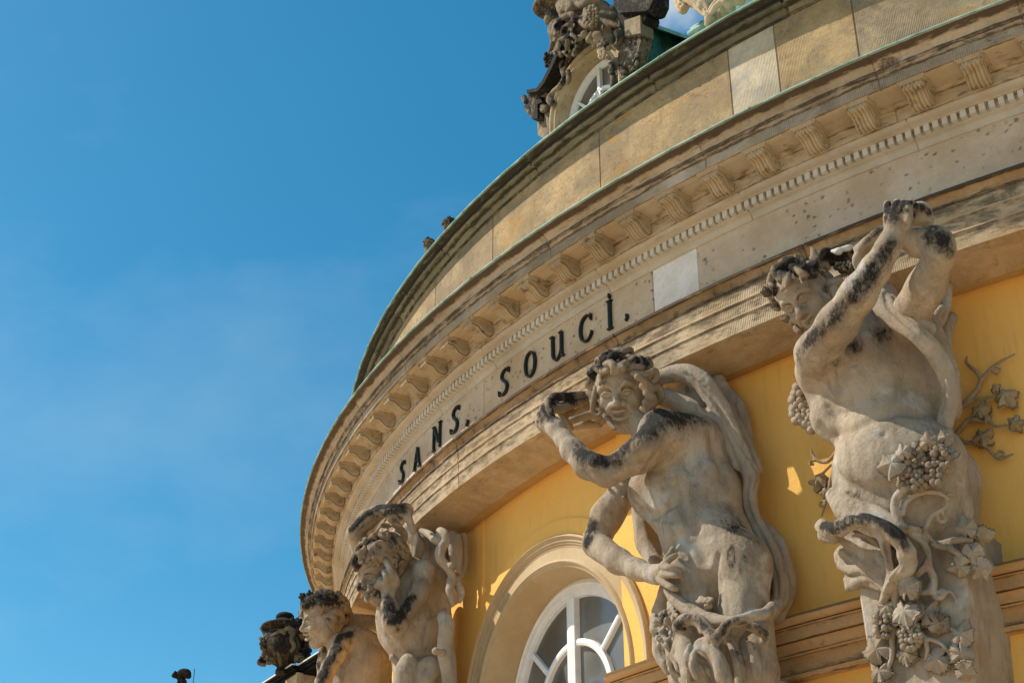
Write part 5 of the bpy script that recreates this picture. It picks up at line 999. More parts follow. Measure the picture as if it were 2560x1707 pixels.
h1.curls(S, 60, lambda x, y, z: (y > .22 and z < .28) or (abs(x) > .22 and y > -.15 and z < .12) or (z < -.1 and y > -.2), (.04, .06), (.06, .10), 21, .03)
rg = np.random.default_rng(8)
for cx, cy, rx, ry, nn_, d_ in ((330, 1190, 110, 80, 16, .20), (410, 1270, 70, 60, 10, .19), (280, 800, 110, 110, 16, .22), (430, 760, 120, 100, 14, .22), (650, 780, 90, 90, 10, .13), (670, 890, 50, 80, 6, .13), (700, 740, 120, 80, 12, .06), (560, 660, 160, 70, 14, .10), (760, 800, 70, 60, 6, .06)):
    for _ in range(nn_):
        x, y, a, r0 = cx+rg.uniform(-rx, rx)*.8, cy+rg.uniform(-ry, ry)*.8, rg.uniform(0, 6.3), rg.uniform(22, 40)
        g.t(S, [(x+r0*math.cos(a+t), y+r0*math.sin(a+t), d_+rg.uniform(-.03, .03), 24-t*2.5) for t in np.linspace(0, 4.2, 5)], .009, sub=3)
g.c(S, (560, 700, .04, 110), (740, 780, .0, 80), .04); g.t(S, [(190, 730, .2, 50), (140, 740, .2, 55), (120, 800, .2, 40), (150, 870, .2, 40), (150, 900, .2, 30)], .01); g.c(S, (330, 1180, .16, 70), (420, 1280, .15, 50), .03)
g.t(S, [(180, 1080, .22, 32), (185, 1140, .22, 30), (230, 1170, .2, 24)], .01)
g.soot(S, [(330, 700, .2, 230, .75), (150, 820, .2, 140, .9), (560, 660, .12, 200, .7), (190, 1120, .24, 80, .9), (340, 1210, .24, 130, .45)])
S.build('hair', M_HAIR, st1, .0008)
gc = Fig(FrC(), 'b1'); S = Sdf(.0058, F1.n); Z = 'b1'
for L in ([(1280, 390, .30, 22), (1340, 420, .30, 32), (1390, 460, .30, 34), (1440, 480, .28, 30)], [(1425, 395, .28, 34), (1465, 420, .28, 34), (1465, 480, .28, 34), (1430, 530, .30, 42), (1425, 600, .31, 40), (1470, 660, .28, 36), (1510, 720, .25, 30), (1515, 770, .24, 30)],
          [(1505, 780, .25, 34), (1500, 850, .26, 34), (1515, 910, .25, 30), (1522, 960, .24, 18)], [(1545, 770, .21, 32), (1570, 830, .20, 36), (1590, 880, .18, 26), (1575, 940, .19, 16)], [(1490, 650, .30, 16), (1515, 650, .30, 18), (1500, 670, .3, 16)]): gc.t(S, L, .012, Z)
S.build('goat_leg', M_STAT, st1, .0006)
S = Sdf(.0062, F1.n)
for L in ([(1520, 430, .15, 44), (1530, 550, .15, 42), (1535, 660, .14, 34)], [(1560, 440, .13, 30), (1580, 560, .12, 26), (1560, 700, .13, 24)], [(1610, 440, .08, 36), (1610, 560, .08, 36), (1605, 680, .08, 34), (1575, 760, .10, 24)], [(1300, 500, .22, 110), (1360, 600, .18, 110), (1420, 720, .14, 90)], [(1180, 400, .34, 60), (1260, 500, .30, 50), (1250, 580, .30, 40)], [(1520, 500, .05, 70), (1540, 700, .05, 60)]): gc.t(S, L, .012, Z)
S.build('hanging_cloth', M_CLOTH, st1, .0008); S = Sdf(.006, F1.n)
for L in ([(610, 350, .08, 36), (690, 390, .08, 40), (745, 470, .07, 38), (735, 550, .06, 36), (680, 585, .06, 32)], [(610, 480, .08, 44), (630, 530, .08, 44), (600, 560, .07, 32)], [(470, 350, .06, 36), (540, 360, .06, 36), (600, 330, .06, 30)], [(650, 420, .07, 26), (720, 460, .06, 30), (700, 540, .06, 26)]): g.t(S, L, .01)
S.build('cloth', M_CLOTH, st1, .0008)
S = Sdf(.006, F1.n)
for L in ([(1450, 1060, .28, 50), (1475, 1120, .27, 62), (1465, 1230, .27, 64), (1450, 1260, .28, 40)], [(1460, 1290, .27, 60), (1475, 1370, .26, 70), (1490, 1470, .25, 62), (1500, 1600, .24, 60)], [(1390, 1320, .36, 30), (1440, 1330, .32, 34)]): gc.t(S, L, .015, Z)
S.build('goat_leg', M_STAT, st1, .0008); S = Sdf(.006, F1.n)
for L in ([(1290, 1430, .14, 40), (1350, 1400, .14, 44), (1370, 1470, .14, 50), (1330, 1540, .14, 50)], [(1180, 1420, .12, 80), (1160, 1500, .12, 95), (1150, 1620, .1, 100)], [(1060, 1370, .06, 30), (1090, 1400, .06, 30)], [(1260, 1480, .12, 60), (1300, 1620, .1, 90)]): g.t(S, L, .015, Z)
S.soot(F1.p(Z, 1110, 1450, .2), .06, .6); S.build('fur_wrap', M_CLOTH, st1, .0012)
plinth('pedestal', F1, 'b1', (1080, 1700), (1480, 1700), (1120, 4300), (1480, 4300), .08, M_STAT, st1)
# ---------------------------------------------------------------- statue farthest round the wall, seen from the side
P0 = dirn(rad(-47.0))*7.38; F0 = facing(P0); g = Fig(F0, 'h0')
st0 = empty('statue', dirn(rad(-47.5))*6.74+np.array([0, 0, 1.4]), 'stone youth in profile with curly hair and blackened arm, against the sky', 'statue', 'carved figures under the cornice')
S = Sdf(.0058, F0.n, .2)
g.c(S, (860, 1050, .05, 290), (1000, 1350, .02, 370), .06); g.c(S, (1000, 1350, .02, 370), (1040, 1900, .0, 400), .06); g.c(S, (800, 900, .10, 155), (1040, 980, .0, 190), .07); g.c(S, (650, 1150, .0, 160), (700, 1600, .0, 250), .07)
g.c(S, (690, 960, .16, 130), (600, 1150, .20, 118), .03); g.c(S, (600, 1150, .20, 118), (490, 1340, .23, 112), .03); g.c(S, (490, 1340, .23, 112), (400, 1560, .25, 112), .03); g.c(S, (400, 1560, .25, 112), (370, 1900, .25, 100), .03)
g.c(S, (520, 900, .04, 110), (620, 1030, .02, 150), .05); g.c(S, (420, 1000, -.08, 80), (390, 1300, -.08, 75), .03); g.c(S, (390, 1300, -.08, 75), (370, 1600, -.06, 70), .03)
hc = F0.p('h0', 380, 650, .06); h0 = Head(hc, face_frame(hc, (-.90, -.16, .36), (-.12, 1, .0)), F0.r('h0', 380, 650, .06, 750))
h0.carve(S, .25, .2, .5, ears=False)
S.freeze(); g.gr(S, [(720, 1010, 8), (760, 1130, 10), (700, 1300, 8)], .03)
g.ssp(S, [(850, 850, 100, .65), (740, 870, 100, .8), (640, 890, 90, .9), (600, 960, 100, .9), (560, 1080, 110, .95), (520, 1200, 110, 1.), (450, 1320, 110, 1.), (400, 1440, 110, 1.), (360, 1560, 110, 1.)])
g.ss(S, [(640, 1060, 80, .8), (600, 1250, 60, .7), (340, 1150, 90, 1.), (340, 1300, 90, 1.), (400, 1080, 80, .9), (900, 930, 80, .6), (800, 960, 70, .6), (230, 780, 45, .6), (260, 940, 45, .5)])
S.build('figure', M_STAT, st0, .0006)
S = Sdf(.0052, F0.n, .35)
h0.curls(S, 70, lambda x, y, z: (y > .20 and z < .34) or (z < -.02 and y > -.28), (.035, .055), (.05, .09), 31, .035)
for L in ([(100, 290, .08, 50), (120, 350, .08, 60), (100, 420, .09, 45)], [(210, 280, .12, 55), (230, 360, .12, 60), (240, 420, .12, 50)], [(120, 460, .12, 30), (190, 490, .13, 34), (270, 480, .14, 36)], [(330, 330, .16, 55), (400, 310, .16, 60), (470, 330, .16, 60), (540, 320, .14, 55), (600, 330, .12, 45)], [(370, 420, .2, 50), (450, 420, .2, 50), (540, 400, .18, 55), (600, 440, .16, 60)],
          [(430, 580, .2, 40), (500, 570, .2, 50), (560, 620, .2, 55), (530, 690, .2, 50), (470, 660, .2, 40)], [(560, 740, .18, 60), (600, 790, .17, 50), (640, 740, .16, 50)], [(650, 700, .12, 55), (720, 660, .1, 60), (770, 590, .08, 55), (770, 540, .08, 40)], [(560, 520, .2, 60), (640, 540, .18, 60), (670, 620, .16, 55), (620, 680, .16, 50)], [(110, 520, .08, 30), (120, 570, .08, 22)]): g.t(S, L, .012)
S.freeze(); g.ssp(S, [(90, 300, 90, 1.2), (130, 420, 90, 1.2), (220, 340, 100, 1.2), (330, 360, 100, 1.2), (450, 370, 100, 1.1), (560, 370, 90, 1.), (620, 400, 70, .8)])
g.soot(S, [(160, 350, .1, 170, 1.), (330, 350, .16, 180, 1.), (500, 360, .16, 170, .9), (130, 500, .1, 90, .8), (750, 570, .1, 80, .4), (450, 470, .2, 120, .5)])
S.build('hair', M_HAIR, st0, .001)
for i, (x, y, dd, ux, uy) in enumerate(((90, 300, .10, -.6, .8), (200, 270, .14, -.2, 1), (320, 300, .19, .1, 1), (430, 290, .2, .3, 1), (540, 310, .18, .6, .8), (110, 410, .13, -1, .1), (240, 400, .18, -.4, -.6), (370, 400, .22, .2, -1))):
    c_ = F0.p('h0', x, y, dd); R_, U_, T_ = view_frame(c_); o = leaf('wreath_leaf', c_, T_-.3*R_+.3*np.random.default_rng(i).normal(size=3), ux*R_+uy*U_, F0.r('h0', x, y, dd, 150), M_DARK, st0, 140+i, .35, .6)
    o.data.attributes['soot'].data.foreach_set('value', np.full(len(o.data.vertices), .8, np.float32))
S = Sdf(.006, F0.n)
for L in ([(800, 560, -.05, 40), (900, 600, -.06, 60), (1050, 620, -.08, 60), (1200, 640, -.1, 60)], [(820, 640, -.05, 60), (1000, 700, -.08, 70), (1200, 740, -.1, 70), (1290, 880, -.1, 50)], [(760, 700, -.06, 50), (900, 720, -.08, 60)]): g.t(S, L, .02)
S.build('back_cloth', M_CLOTH, st0, .0012)
plinth('pedestal', F0, 'h0', (560, 1800), (1400, 1800), (640, 6500), (1400, 6500), .1, M_STAT, st0)
# ---------------------------------------------------------------- dormer on the dome
AD = rad(-26.0); FD = Fr(dirn(AD), 6.45); g = Fig(FD, 'd')
dor = empty('stone_dormer', dirn(AD)*6.45+np.array([0, 0, 4.95]), 'blackened baroque stone dormer with arched window and fruit garlands on the roof', 'dormer')
nD = FD.n; tD = np.array([math.cos(AD), math.sin(AD), 0]); zD = np.array([0, 0, 1.])
DC, DZ = -.165, 5.655
def dp_(t, z, d): return nD*(6.45+d)+tD*t+zD*z
def dring(name, prof, mat, parent, z0=4.9, n=40):
    th = np.linspace(0, math.pi, n); path = [(1, 0, z0)]+[(math.cos(t), math.sin(t), None) for t in th]+[(-1, 0, z0)]; V = []; m_ = len(prof)
    for cx, sx, zz in path: V += [dp_(DC+rho*cx, DZ+rho*sx if zz is None else zz, d) for rho, d in prof]
    return mesh(name, V, np.array([[i*m_+j, i*m_+j+1, (i+1)*m_+j+1, (i+1)*m_+j] for i in range(len(path)-1) for j in range(m_-1)]), mat, parent, True)
out_ = [FD.p('d', x, y, .0) for x, y in ((250, 1560), (250, 1260), (330, 1090), (420, 880), (520, 640), (600, 420), (760, 260), (960, 160), (1160, 200), (1210, 420), (1200, 700), (1230, 1000), (1240, 1250))]
oc = [np.array(q) for q in ctrl(out_, 5)]; k = len(oc)
ar_ = [dp_(DC-.34*math.cos(t), DZ+.34*math.sin(t), 0) for t in np.linspace(-.5, math.pi+.5, k)]
V = oc+ar_+[q-nD*1.3 for q in oc]
mesh('front_wall', V, [[i, i+1, k+i+1, k+i] for i in range(k-1)]+[[i, i+1, 2*k+i+1, 2*k+i] for i in range(k-1)], M_ORN, dor, False, soot=np.full(len(V), .25))
dring('arch_moulding', [(.356, -.01), (.356, .035), (.342, .045), (.330, .035), (.326, .02), (.316, .018), (.312, .03), (.304, .03), (.300, .0), (.296, -.08)], M_CREAM, dor)
dw = dring('window', [(.298, -.075), (.286, -.062), (.284, -.070), (.264, -.074), (.262, -.11)], M_WHITE, dor); mm_ = MB()
def dbar(P, wd):
    P = [np.array(p) for p in P]
    for a, b in zip(P[:-1], P[1:]):
        e = (b-a)/np.linalg.norm(b-a); A_, B_ = dp_(*a, -.085), dp_(*b, -.085); u_ = nrm(B_-A_); mm_.box((A_+B_)/2, (u_, np.cross(u_, nD), nD), (np.linalg.norm(B_-A_)/2+.002, wd/2, .012))
dbar([(DC, 4.9), (DC, DZ+.268)], .026); dbar([(DC+.14*math.cos(t), DZ-.04+.14*math.sin(t)) for t in np.linspace(0, math.pi, 16)], .02)
for a in (35, 145): dbar([(DC+.14*math.cos(rad(a)), DZ-.04+.14*math.sin(rad(a))), (DC+.268*math.cos(rad(a)), DZ+.268*math.sin(rad(a)))], .018)
dbar([(DC-.22, DZ-.04), (DC+.22, DZ-.04)], .024)
mm_.build('window_frame', M_WHITE, dw)
mesh('window_pane', [dp_(x, z, -.10) for x in np.linspace(DC-.28, DC+.28, 16) for z in (4.9, DZ+math.sqrt(max(.28**2-(x-DC)**2, 0)))], [[2*i, 2*i+2, 2*i+3, 2*i+1] for i in range(15)], M_GLASS, dw)
S = Sdf(.008, nD, .42)       # swept cornice on the left with its stepped end
for L in (
          [(190, 1210, -.02, 50), (290, 1190, .0, 46)], [(200, 1330, -.03, 36), (250, 1320, -.02, 36)], [(200, 1250, -.03, 50), (215, 1340, -.03, 40)], [(90, 1130, .0, 36), (120, 1180, .0, 34)], [(120, 1250, .0, 34), (160, 1290, .0, 30)], [(560, 600, .03, 36), (520, 760, .04, 30), (560, 900, .05, 30), (500, 1000, .04, 34), (430, 1080, .04, 40), (390, 1150, .05, 46), (420, 1200, .06, 40)], [(660, 560, .03, 46), (600, 700, .03, 34), (560, 820, .04, 26)],
          [(600, 830, .05, 30), (610, 920, .06, 34), (600, 960, .06, 20)], [(300, 1230, .03, 30), (350, 1240, .05, 26), (310, 1280, .05, 26), (290, 1260, .05, 20)], [(280, 1330, -.02, 60), (310, 1420, -.02, 50), (290, 1520, -.02, 36)], [(390, 1330, .0, 50), (400, 1440, .0, 44), (390, 1560, .0, 40)]): g.t(S, L, .014)
for q in ((130, 1110, .05, 200, 1.), (400, 1130, .1, 130, 1.), (230, 1230, .05, 120, .8), (530, 900, .08, 130, .9), (540, 700, .08, 130, .9), (400, 1400, .05, 130, .9), (300, 1400, .05, 90, .4)): S.soot(g.at(q), g.rr(q), q[4])
S.build('volute', M_ORN, dor, .0012)
S = Sdf(.008, nD, .42); rg = np.random.default_rng(17)   # mask and cartouche over the arch
for q in ((560, 380, .08, 130), (500, 300, .10, 80), (470, 400, .06, 60), (620, 470, .12, 90), (640, 330, .10, 90), (540, 520, .10, 70), (700, 240, .08, 70), (500, 350, .03, 140), (620, 300, .04, 130), (560, 520, .03, 100), (760, 330, .03, 100), (700, 130, .03, 120), (840, 120, .02, 120), (600, 60, .02, 110), (960, 160, .0, 110), (980, 330, .0, 110), (1090, 330, .0, 90)): g.b(S, [q], .05)
for L in ([(480, 260, .14, 34), (560, 190, .16, 36), (640, 170, .16, 34), (720, 210, .14, 34), (800, 190, .12, 30)], [(520, 60, .08, 70), (540, 140, .10, 60)], [(600, 20, .08, 100), (640, 110, .12, 70)], [(700, 40, .08, 60), (780, 60, .10, 60), (880, 20, .08, 70), (960, 30, .06, 50)], [(560, 440, .2, 30), (500, 470, .2, 30)], [(640, 400, .2, 26), (690, 440, .2, 26)], [(600, 480, .22, 36), (590, 560, .2, 30)], [(480, 570, .1, 46), (520, 640, .1, 30)],
          [(440, 480, .05, 44), (410, 560, .04, 36), (395, 600, .04, 30)], [(760, 260, .14, 50), (840, 300, .15, 54), (880, 330, .14, 40)], [(960, 240, .08, 40), (1080, 270, .06, 44), (1200, 310, .04, 30)], [(820, 130, .12, 50), (830, 220, .14, 50)], [(990, 110, .03, 70), (1120, 130, .0, 60)], [(1000, 190, .04, 70), (1130, 200, .0, 60)], [(1010, 60, .02, 50), (1040, 70, .02, 40)], [(1060, 380, .04, 70), (1100, 470, .05, 50)], [(1170, 380, .08, 50), (1200, 460, .08, 44), (1150, 520, .08, 30)], [(700, 440, .1, 50), (740, 480, .08, 40)]): g.t(S, L, .018)
for _ in range(40):
    x, y = rg.uniform(430, 720), rg.uniform(250, 640); r0 = rg.uniform(16, 34); a = rg.uniform(0, 6.3)
    g.t(S, [(x+r0*math.cos(a+t), y+r0*math.sin(a+t), .12+rg.uniform(-.04, .06), 20-3*t) for t in np.linspace(0, 3.6, 4)], .01, sub=3)
for q in ((560, 430, .15, 220, .9), (500, 280, .15, 130, .95), (420, 540, .08, 110, 1.), (640, 600, .1, 120, .7), (1180, 430, .12, 120, 1.), (600, 520, .2, 100, .6), (560, 100, .12, 90, .5), (640, 200, .18, 110, .8), (700, 330, .15, 110, .7)): S.soot(g.at(q), g.rr(q), q[4])
S.build('mask', M_ORN, dor, .0014)
S = Sdf(.008, nD); g.c(S, (395, 225, .05, 78), (400, 165, .05, 58), .02); g.c(S, (400, 165, .05, 58), (395, 120, .05, 66), .02); c_ = g.at((385, 85, .05)); S.ell(c_, np.array([.108, .108, .050])); S.ell(c_+np.array([0, 0, .03]), np.array([.085, .085, .04]))
S.soot(c_, .14, .75); S.build('horn', M_ORN, dor, .0006)
def slab(name, pts, d0, d1, mat, so=.5):
    m_ = MB(); m_.prism([FD.p('d', x, y, d1) for x, y in pts], nD*(d0-d1)); o = m_.build(name, mat, dor, False)
    o.data.attributes.new('soot', 'FLOAT', 'POINT').data.foreach_set('value', np.full(len(o.data.vertices), so, np.float32)); return o
def band(pts, inner, d0, d1, so): 
    slab('raking_cornice', list(pts)+list(inner)[::-1], d0, d1, M_ORN, so)
o1 = [(118, 1040), (235, 1015), (300, 930), (380, 770), (430, 650), (500, 500)]; o2 = [(126, 1075), (250, 1052), (325, 955), (410, 790), (462, 665), (530, 530)]; o3 = [(140, 1100), (270, 1085), (345, 985), (425, 815), (480, 690), (545, 560)]; o4 = [(160, 1130), (310, 1118), (375, 1010), (452, 835), (505, 715), (570, 600)]; o5 = [(240, 1190), (345, 1180), (420, 1040), (510, 850), (570, 730), (620, 640)]
band(o1, o2, -.5, .09, .95); band(o2, o3, -.5, .065, .8); band(o3, o4, -.5, .04, .15); band(o4, o5, -.5, .015, .5)
slab('cornice_block', [(128, 1104), (258, 1090), (300, 1180), (246, 1200), (248, 1370), (178, 1372), (176, 1290), (150, 1180)], -.4, .05, M_ORN, .75)
slab('capital', [(1112, -160), (1580, -160), (1576, 10), (1530, 110), (1490, 130), (1180, 150), (1125, 60)], -.02, .10, M_DARK, .8); slab('capital', [(1180, 146), (1490, 126), (1500, 190), (1470, 270), (1240, 300), (1170, 190)], -.03, .07, M_DARK, .9)
slab('console', [(1248, 240), (1430, 180), (1436, 385), (1256, 420)], -.01, .085, M_ORN, .2); slab('console', [(1244, 424), (1440, 388), (1436, 480), (1390, 650), (1330, 760), (1160, 760), (1190, 560)], -.02, .06, M_ORN, .6)
slab('side_pier', [(1160, 740), (1390, 640), (1400, 1100), (1160, 1100)], -.06, .0, M_DARK, .8)
S = Sdf(.008, nD)       # fruit garland
for x, y, r0 in ((790, 400, 48), (835, 290, 46), (880, 300, 40), (925, 410, 50), (845, 460, 48), (735, 440, 40), (800, 260, 36), (870, 400, 34), (960, 390, 30)): g.b(S, [(x, y, .17, r0)], .012)
for x, y, r0 in ((905, 500, 36), (950, 470, 34), (1000, 450, 34), (1010, 500, 34), (960, 530, 30), (1050, 500, 30), (900, 540, 24), (1070, 560, 34), (1030, 540, 30)): g.b(S, [(x, y, .15, r0)], .02)
for L in ([(1050, 640, .12, 26), (1080, 720, .12, 34), (1120, 760, .12, 40), (1090, 830, .12, 34), (1120, 850, .12, 30)], [(1130, 680, .1, 26), (1160, 720, .1, 28), (1150, 790, .1, 24)], [(1110, 860, .08, 32), (1120, 960, .08, 34), (1110, 1080, .08, 36)], [(1150, 880, .06, 20), (1150, 1040, .06, 20)]): g.t(S, L, .012)
for q in ((960, 500, .2, 130, .9), (1110, 760, .15, 150, .85), (1120, 950, .1, 130, .8), (800, 350, .2, 60, .15)): S.soot(g.at(q), g.rr(q), q[4])
for _ in range(34):
    x, y = rg.uniform(1190, 1400), rg.uniform(640, 900); g.b(S, [(x, y, .10+rg.uniform(-.05, .04), rg.uniform(16, 34))], .01); S.soot(g.at((x, y, .1)), .03, rg.uniform(.2, 1))
S.build('fruit_garland', M_ORN, dor, .001)
grapes('grape_bunch', FD, 'd', scatter(890, 170, 66, 95, 30, 1), 20, .2, M_ORN, dor, 1, .15); grapes('grape_bunch', FD, 'd', scatter(372, 690, 44, 80, 28, 2), 18, .03, M_DARK, dor, 2, .8); grapes('grape_bunch', FD, 'd', scatter(990, 610, 40, 60, 19, 3), 16, .15, M_CREAM, dor, 3, .1)
r1 = [FD.p('d', x, y, d_) for x, y, d_ in ((1380, 200, -.03), (1462, 270, -.08), (1540, 300, -.16), (1640, 336, -.26), (1727, 368, -.36), (1830, 408, -.46), (1960, 460, -.6))]; r2 = [p_-zD*.5-nD*.0 for p_ in r1]; r3 = [p_+tD*.02-nD*.9+zD*.12 for p_ in r1]
mesh('copper_roof', r1+r3, [[i, i+1, 7+i+1, 7+i] for i in range(6)], M_COPPER, dor, False)
r3 = [p-zD*.8 for p in r2]
mesh('copper_roof', r1+r2+r3, [[i, i+1, 7+i+1, 7+i] for i in range(6)]+[[7+i, 8+i, 15+i, 14+i] for i in range(6)], M_COPDARK, dor, False)
m_ = MB(); m_.tube(r1, .010, 8); m_.tube([FD.p('d', 1450, 360, -.07), FD.p('d', 1540, 440, -.16), FD.p('d', 1640, 520, -.26)], .007, 6); m_.build('roof_seam', M_COPPER, dor, True)
# ---------------------------------------------------------------- pale carved group on the attic, top right
AG = rad(-15.5); FG = Fr(dirn(AG), 6.72); g = Fig(FG, 'o')
grp = empty('carved_group', FG.p('o', 830, 480, 0), 'pale carved stone scrolls standing on the attic edge, top right', 'sculpture')
S = Sdf(.006, FG.n)
g.c(S, (850, 480, .05, 60), (890, 330, .06, 66), .02); g.c(S, (890, 330, .06, 70), (1000, 420, .0, 160), .03)
for L in ([(930, 250, .1, 60), (1010, 150, .12, 70), (1110, 50, .12, 70), (1160, -60, .1, 80)], [(900, 220, .08, 40), (960, 130, .06, 60), (1030, 40, .05, 60)], [(270, -40, .0, 90), (290, 80, .03, 84), (330, 180, .04, 84), (380, 220, .04, 70), (430, 170, .04, 60)], [(430, -30, .0, 120), (520, 50, .02, 90), (610, 120, .03, 60), (690, 200, .03, 60), (780, 270, .03, 50), (840, 320, .03, 44)], [(680, 70, .06, 50), (700, 140, .06, 50)], [(770, 60, .04, 90), (820, 160, .04, 80), (860, 230, .04, 60)], [(790, 190, .08, 36), (820, 260, .08, 36)], [(560, -20, .02, 110), (700, 0, .02, 110), (850, 20, .02, 120)], [(250, -20, .06, 40), (310, 60, .1, 34), (290, 130, .1, 30), (360, 150, .1, 30)], [(360, 60, .1, 30), (400, 110, .1, 26), (350, 180, .1, 30)]): g.t(S, L, .014)
for q in ((1290, 50, .1, 90), (1190, 40, .12, 60), (1260, 110, .1, 70), (1400, 40, .08, 80), (1520, 30, .06, 80), (1150, 180, .05, 90), (1300, 160, .03, 110), (1050, 300, .0, 140), (1200, 260, .0, 120)): g.b(S, [q], .02)
for a in ((1230, -20, 1250, 150), (1130, 20, 1150, 170), (1350, -20, 1360, 130)): S.tube([g.at((a[0], a[1], .22)), g.at((a[2], a[3], .16))], [g.rr((0, 0, .2, 12))]*2, .01, -1)
S.build('scrolls', M_CREAM, grp, .0008)
m_ = MB(); m_.tube([FG.p('o', x, y, -.02) for x, y in ((500, 690), (620, 610), (740, 540), (830, 480))], .022, 8); m_.tube([FG.p('o', x, y, -.06) for x, y in ((560, 610), (640, 545), (780, 470))], .02, 8); m_.build('copper_base', M_COPPER, grp, True)
# ---------------------------------------------------------------- two dark curly heads behind the attic edge
for (x, y, r0, lab) in ((600, 372, 52, 'dark stone head with curls peeking over the attic edge, the higher one'), (432, 552, 50, 'dark round stone knob peeking over the attic edge, the lower one')):
    Pk = dirn(rad(-46.5))*6.75; FK = facing(Pk); g = Fig(FK, 'k'); e = empty('roof_carving', FK.p('k', x, y+60, 0), lab, 'sculpture', 'dark carvings behind the attic edge'); S = Sdf(.006, FK.n); rg = np.random.default_rng(int(x))
    g.c(S, (x, y, 0, r0), (x+10, y+110, 0, r0), .02)
    for _ in range(26):
        a = rg.uniform(0, 6.3); q = rg.uniform(.3, 1.) ; xx, yy = x+r0*q*math.cos(a), y+r0*q*math.sin(a); b = rg.uniform(0, 6)
        g.t(S, [(xx+11*math.cos(b+t), yy+11*math.sin(b+t), .05*(1-q)+.06, 10-t) for t in np.linspace(0, 4, 4)], .006, sub=3)
    S.soot(g.at((x, y, 0)), .3, .55); S.build('curls', M_DARK, e, .0012)
# ---------------------------------------------------------------- side wing with balustrade, urn and a far ornament
def hit_z(u, v, z): d = ray(u, v); return CP+d*(z/d[2])
ZR = 4.22
a0, a1, b0, b1 = hit_z(620, 1732, ZR), hit_z(731, 1660.5, ZR), hit_z(744, 1664, ZR), hit_z(800, 1632, ZR)
ud = nrm(a1-a0); ub = np.cross(ud, zD); ub = ub if ub@(a0-CP) > 0 else -ub
bal = empty('balustrade', a1-zD*.5, 'weathered stone balustrade with lit top edge painted white at the left, under the urn', 'balustrade')
m_ = MB(); L_ = 3.2
for (st, en) in ((a0-ud*3, a1), (b0, b0+ud*1.6)):
    for w0, h0, z0 in ((.20, .018, .0), (.185, .02, -.022), (.16, .028, -.052)):
        m_.box((st+en)/2+ub*.20+zD*(z0-h0/2), (ud, ub, zD), (np.linalg.norm(en-st)/2, w0, h0/2))
m_.build('top_rail', M_COPING, bal)
m_ = MB()
for (st, en) in ((a0-ud*3, a1), (b0, b0+ud*1.6)): m_.box((st+en)/2+ub*.005+zD*.004, (ud, ub, zD), (np.linalg.norm(en-st)/2, .014, .005))
m_.build('lit_rail_edge', M_WHITE, bal)  # white strip painted in for the sunlit top edge of the rail
for i in range(22):
    p = b0+ud*(.10+.15*i-1.9)+ub*.2
    if abs((p-a1)@ud+.02) < .16: continue
    m_ = MB(); m_.lathe(p-zD*.42, [(.05, 0), (.05, .03), (.03, .04), (.034, .06), (.055, .12), (.05, .17), (.03, .24), (.024, .27), (.034, .285), (.034, .30), (.05, .31), (.05, .35)], 16); m_.build('baluster', M_CREAM, bal, True)
m_ = MB(); m_.box(a1-ud*.10+ub*.2-zD*.25, (ud, ub, zD), (.13, .16, .18)); m_.box(a1+ub*.2-zD*.47, (ud, ub, zD), (4.2, .2, .05)); m_.build('pedestal_block', M_CREAM, bal)
wing = empty('palace_wing', a1+ub*1.2+zD*(-1.65-ZR), 'yellow side wing of the palace below the balustrade', 'building')
m_ = MB(); m_.box(a1+ud*-1.+ub*3.2+zD*(-ZR/2-1.15), (ud, ub, zD), (3.4, 2.95, (ZR-.5+1.65)/2-.18)); m_.build('wing_wall', M_YEL, wing)
m_ = MB(); m_.box(a1+ud*-1.+ub*3.1-zD*.60, (ud, ub, zD), (3.5, 3.1, .08)); m_.box(a1+ud*-1.+ub*3.12-zD*.72, (ud, ub, zD), (3.45, 3.05, .04)); m_.build('wing_cornice', M_GREY, wing)
up_ = a1-ud*.09+ub*.2; FU = facing(up_+np.array([0, 0, 0])); g = Fig(FU, 'un'); k_ = FU.r('un', 640, 800, 0, 1)
ub0 = FU.p('un', 548, 1330, 0)
urn = empty('stone_urn', ub0, 'blackened lidded stone urn with garlands on the balustrade', 'urn')
ce = math.cos(.33)
m_ = MB(); m_.lathe(ub0-zD*.05, [(r_*k_, z_*k_/ce+.05) for r_, z_ in ((105, -60), (105, 0), (85, 30), (80, 60), (110, 90), (220, 150), (310, 240), (365, 340), (385, 440), (375, 540), (340, 620), (310, 680), (320, 720))], 32)
V_ = np.array(m_.V); ang_ = np.arctan2(V_[:, 1]-ub0[1], V_[:, 0]-ub0[0]); zz_ = (V_[:, 2]-ub0[2])/(k_/ce); f_ = np.clip(1-abs(zz_-230)/200, 0, 1)*.05
V_[:, :2] = ub0[:2]+(V_[:, :2]-ub0[:2])*(1+f_*np.abs(np.sin(ang_*8))*2.)[:, None]; o = mesh('bowl', V_, m_.F, M_DARK, urn, True, soot=np.full(len(V_), .75))
m_ = MB(); m_.lathe(ub0, [(r_*k_, z_*k_/ce) for r_, z_ in ((280, 700), (400, 745), (432, 770), (436, 795), (420, 815), (330, 850), (240, 880), (200, 905), (190, 925))], 40); V_ = m_.V; mesh('lid', V_, m_.F, M_DARK, urn, True, soot=np.full(len(V_), .8))
m_ = MB(); m_.lathe(ub0, [(r_*k_, z_*k_/ce) for r_, z_ in ((110, 915), (150, 940), (176, 975), (172, 1010), (140, 1045), (80, 1068), (5, 1074))], 28); V_ = m_.V; mesh('knob', V_, m_.F, M_DARK, urn, True, soot=np.full(len(V_), 1.))
S = Sdf(.006, FU.n); rg = np.random.default_rng(4)
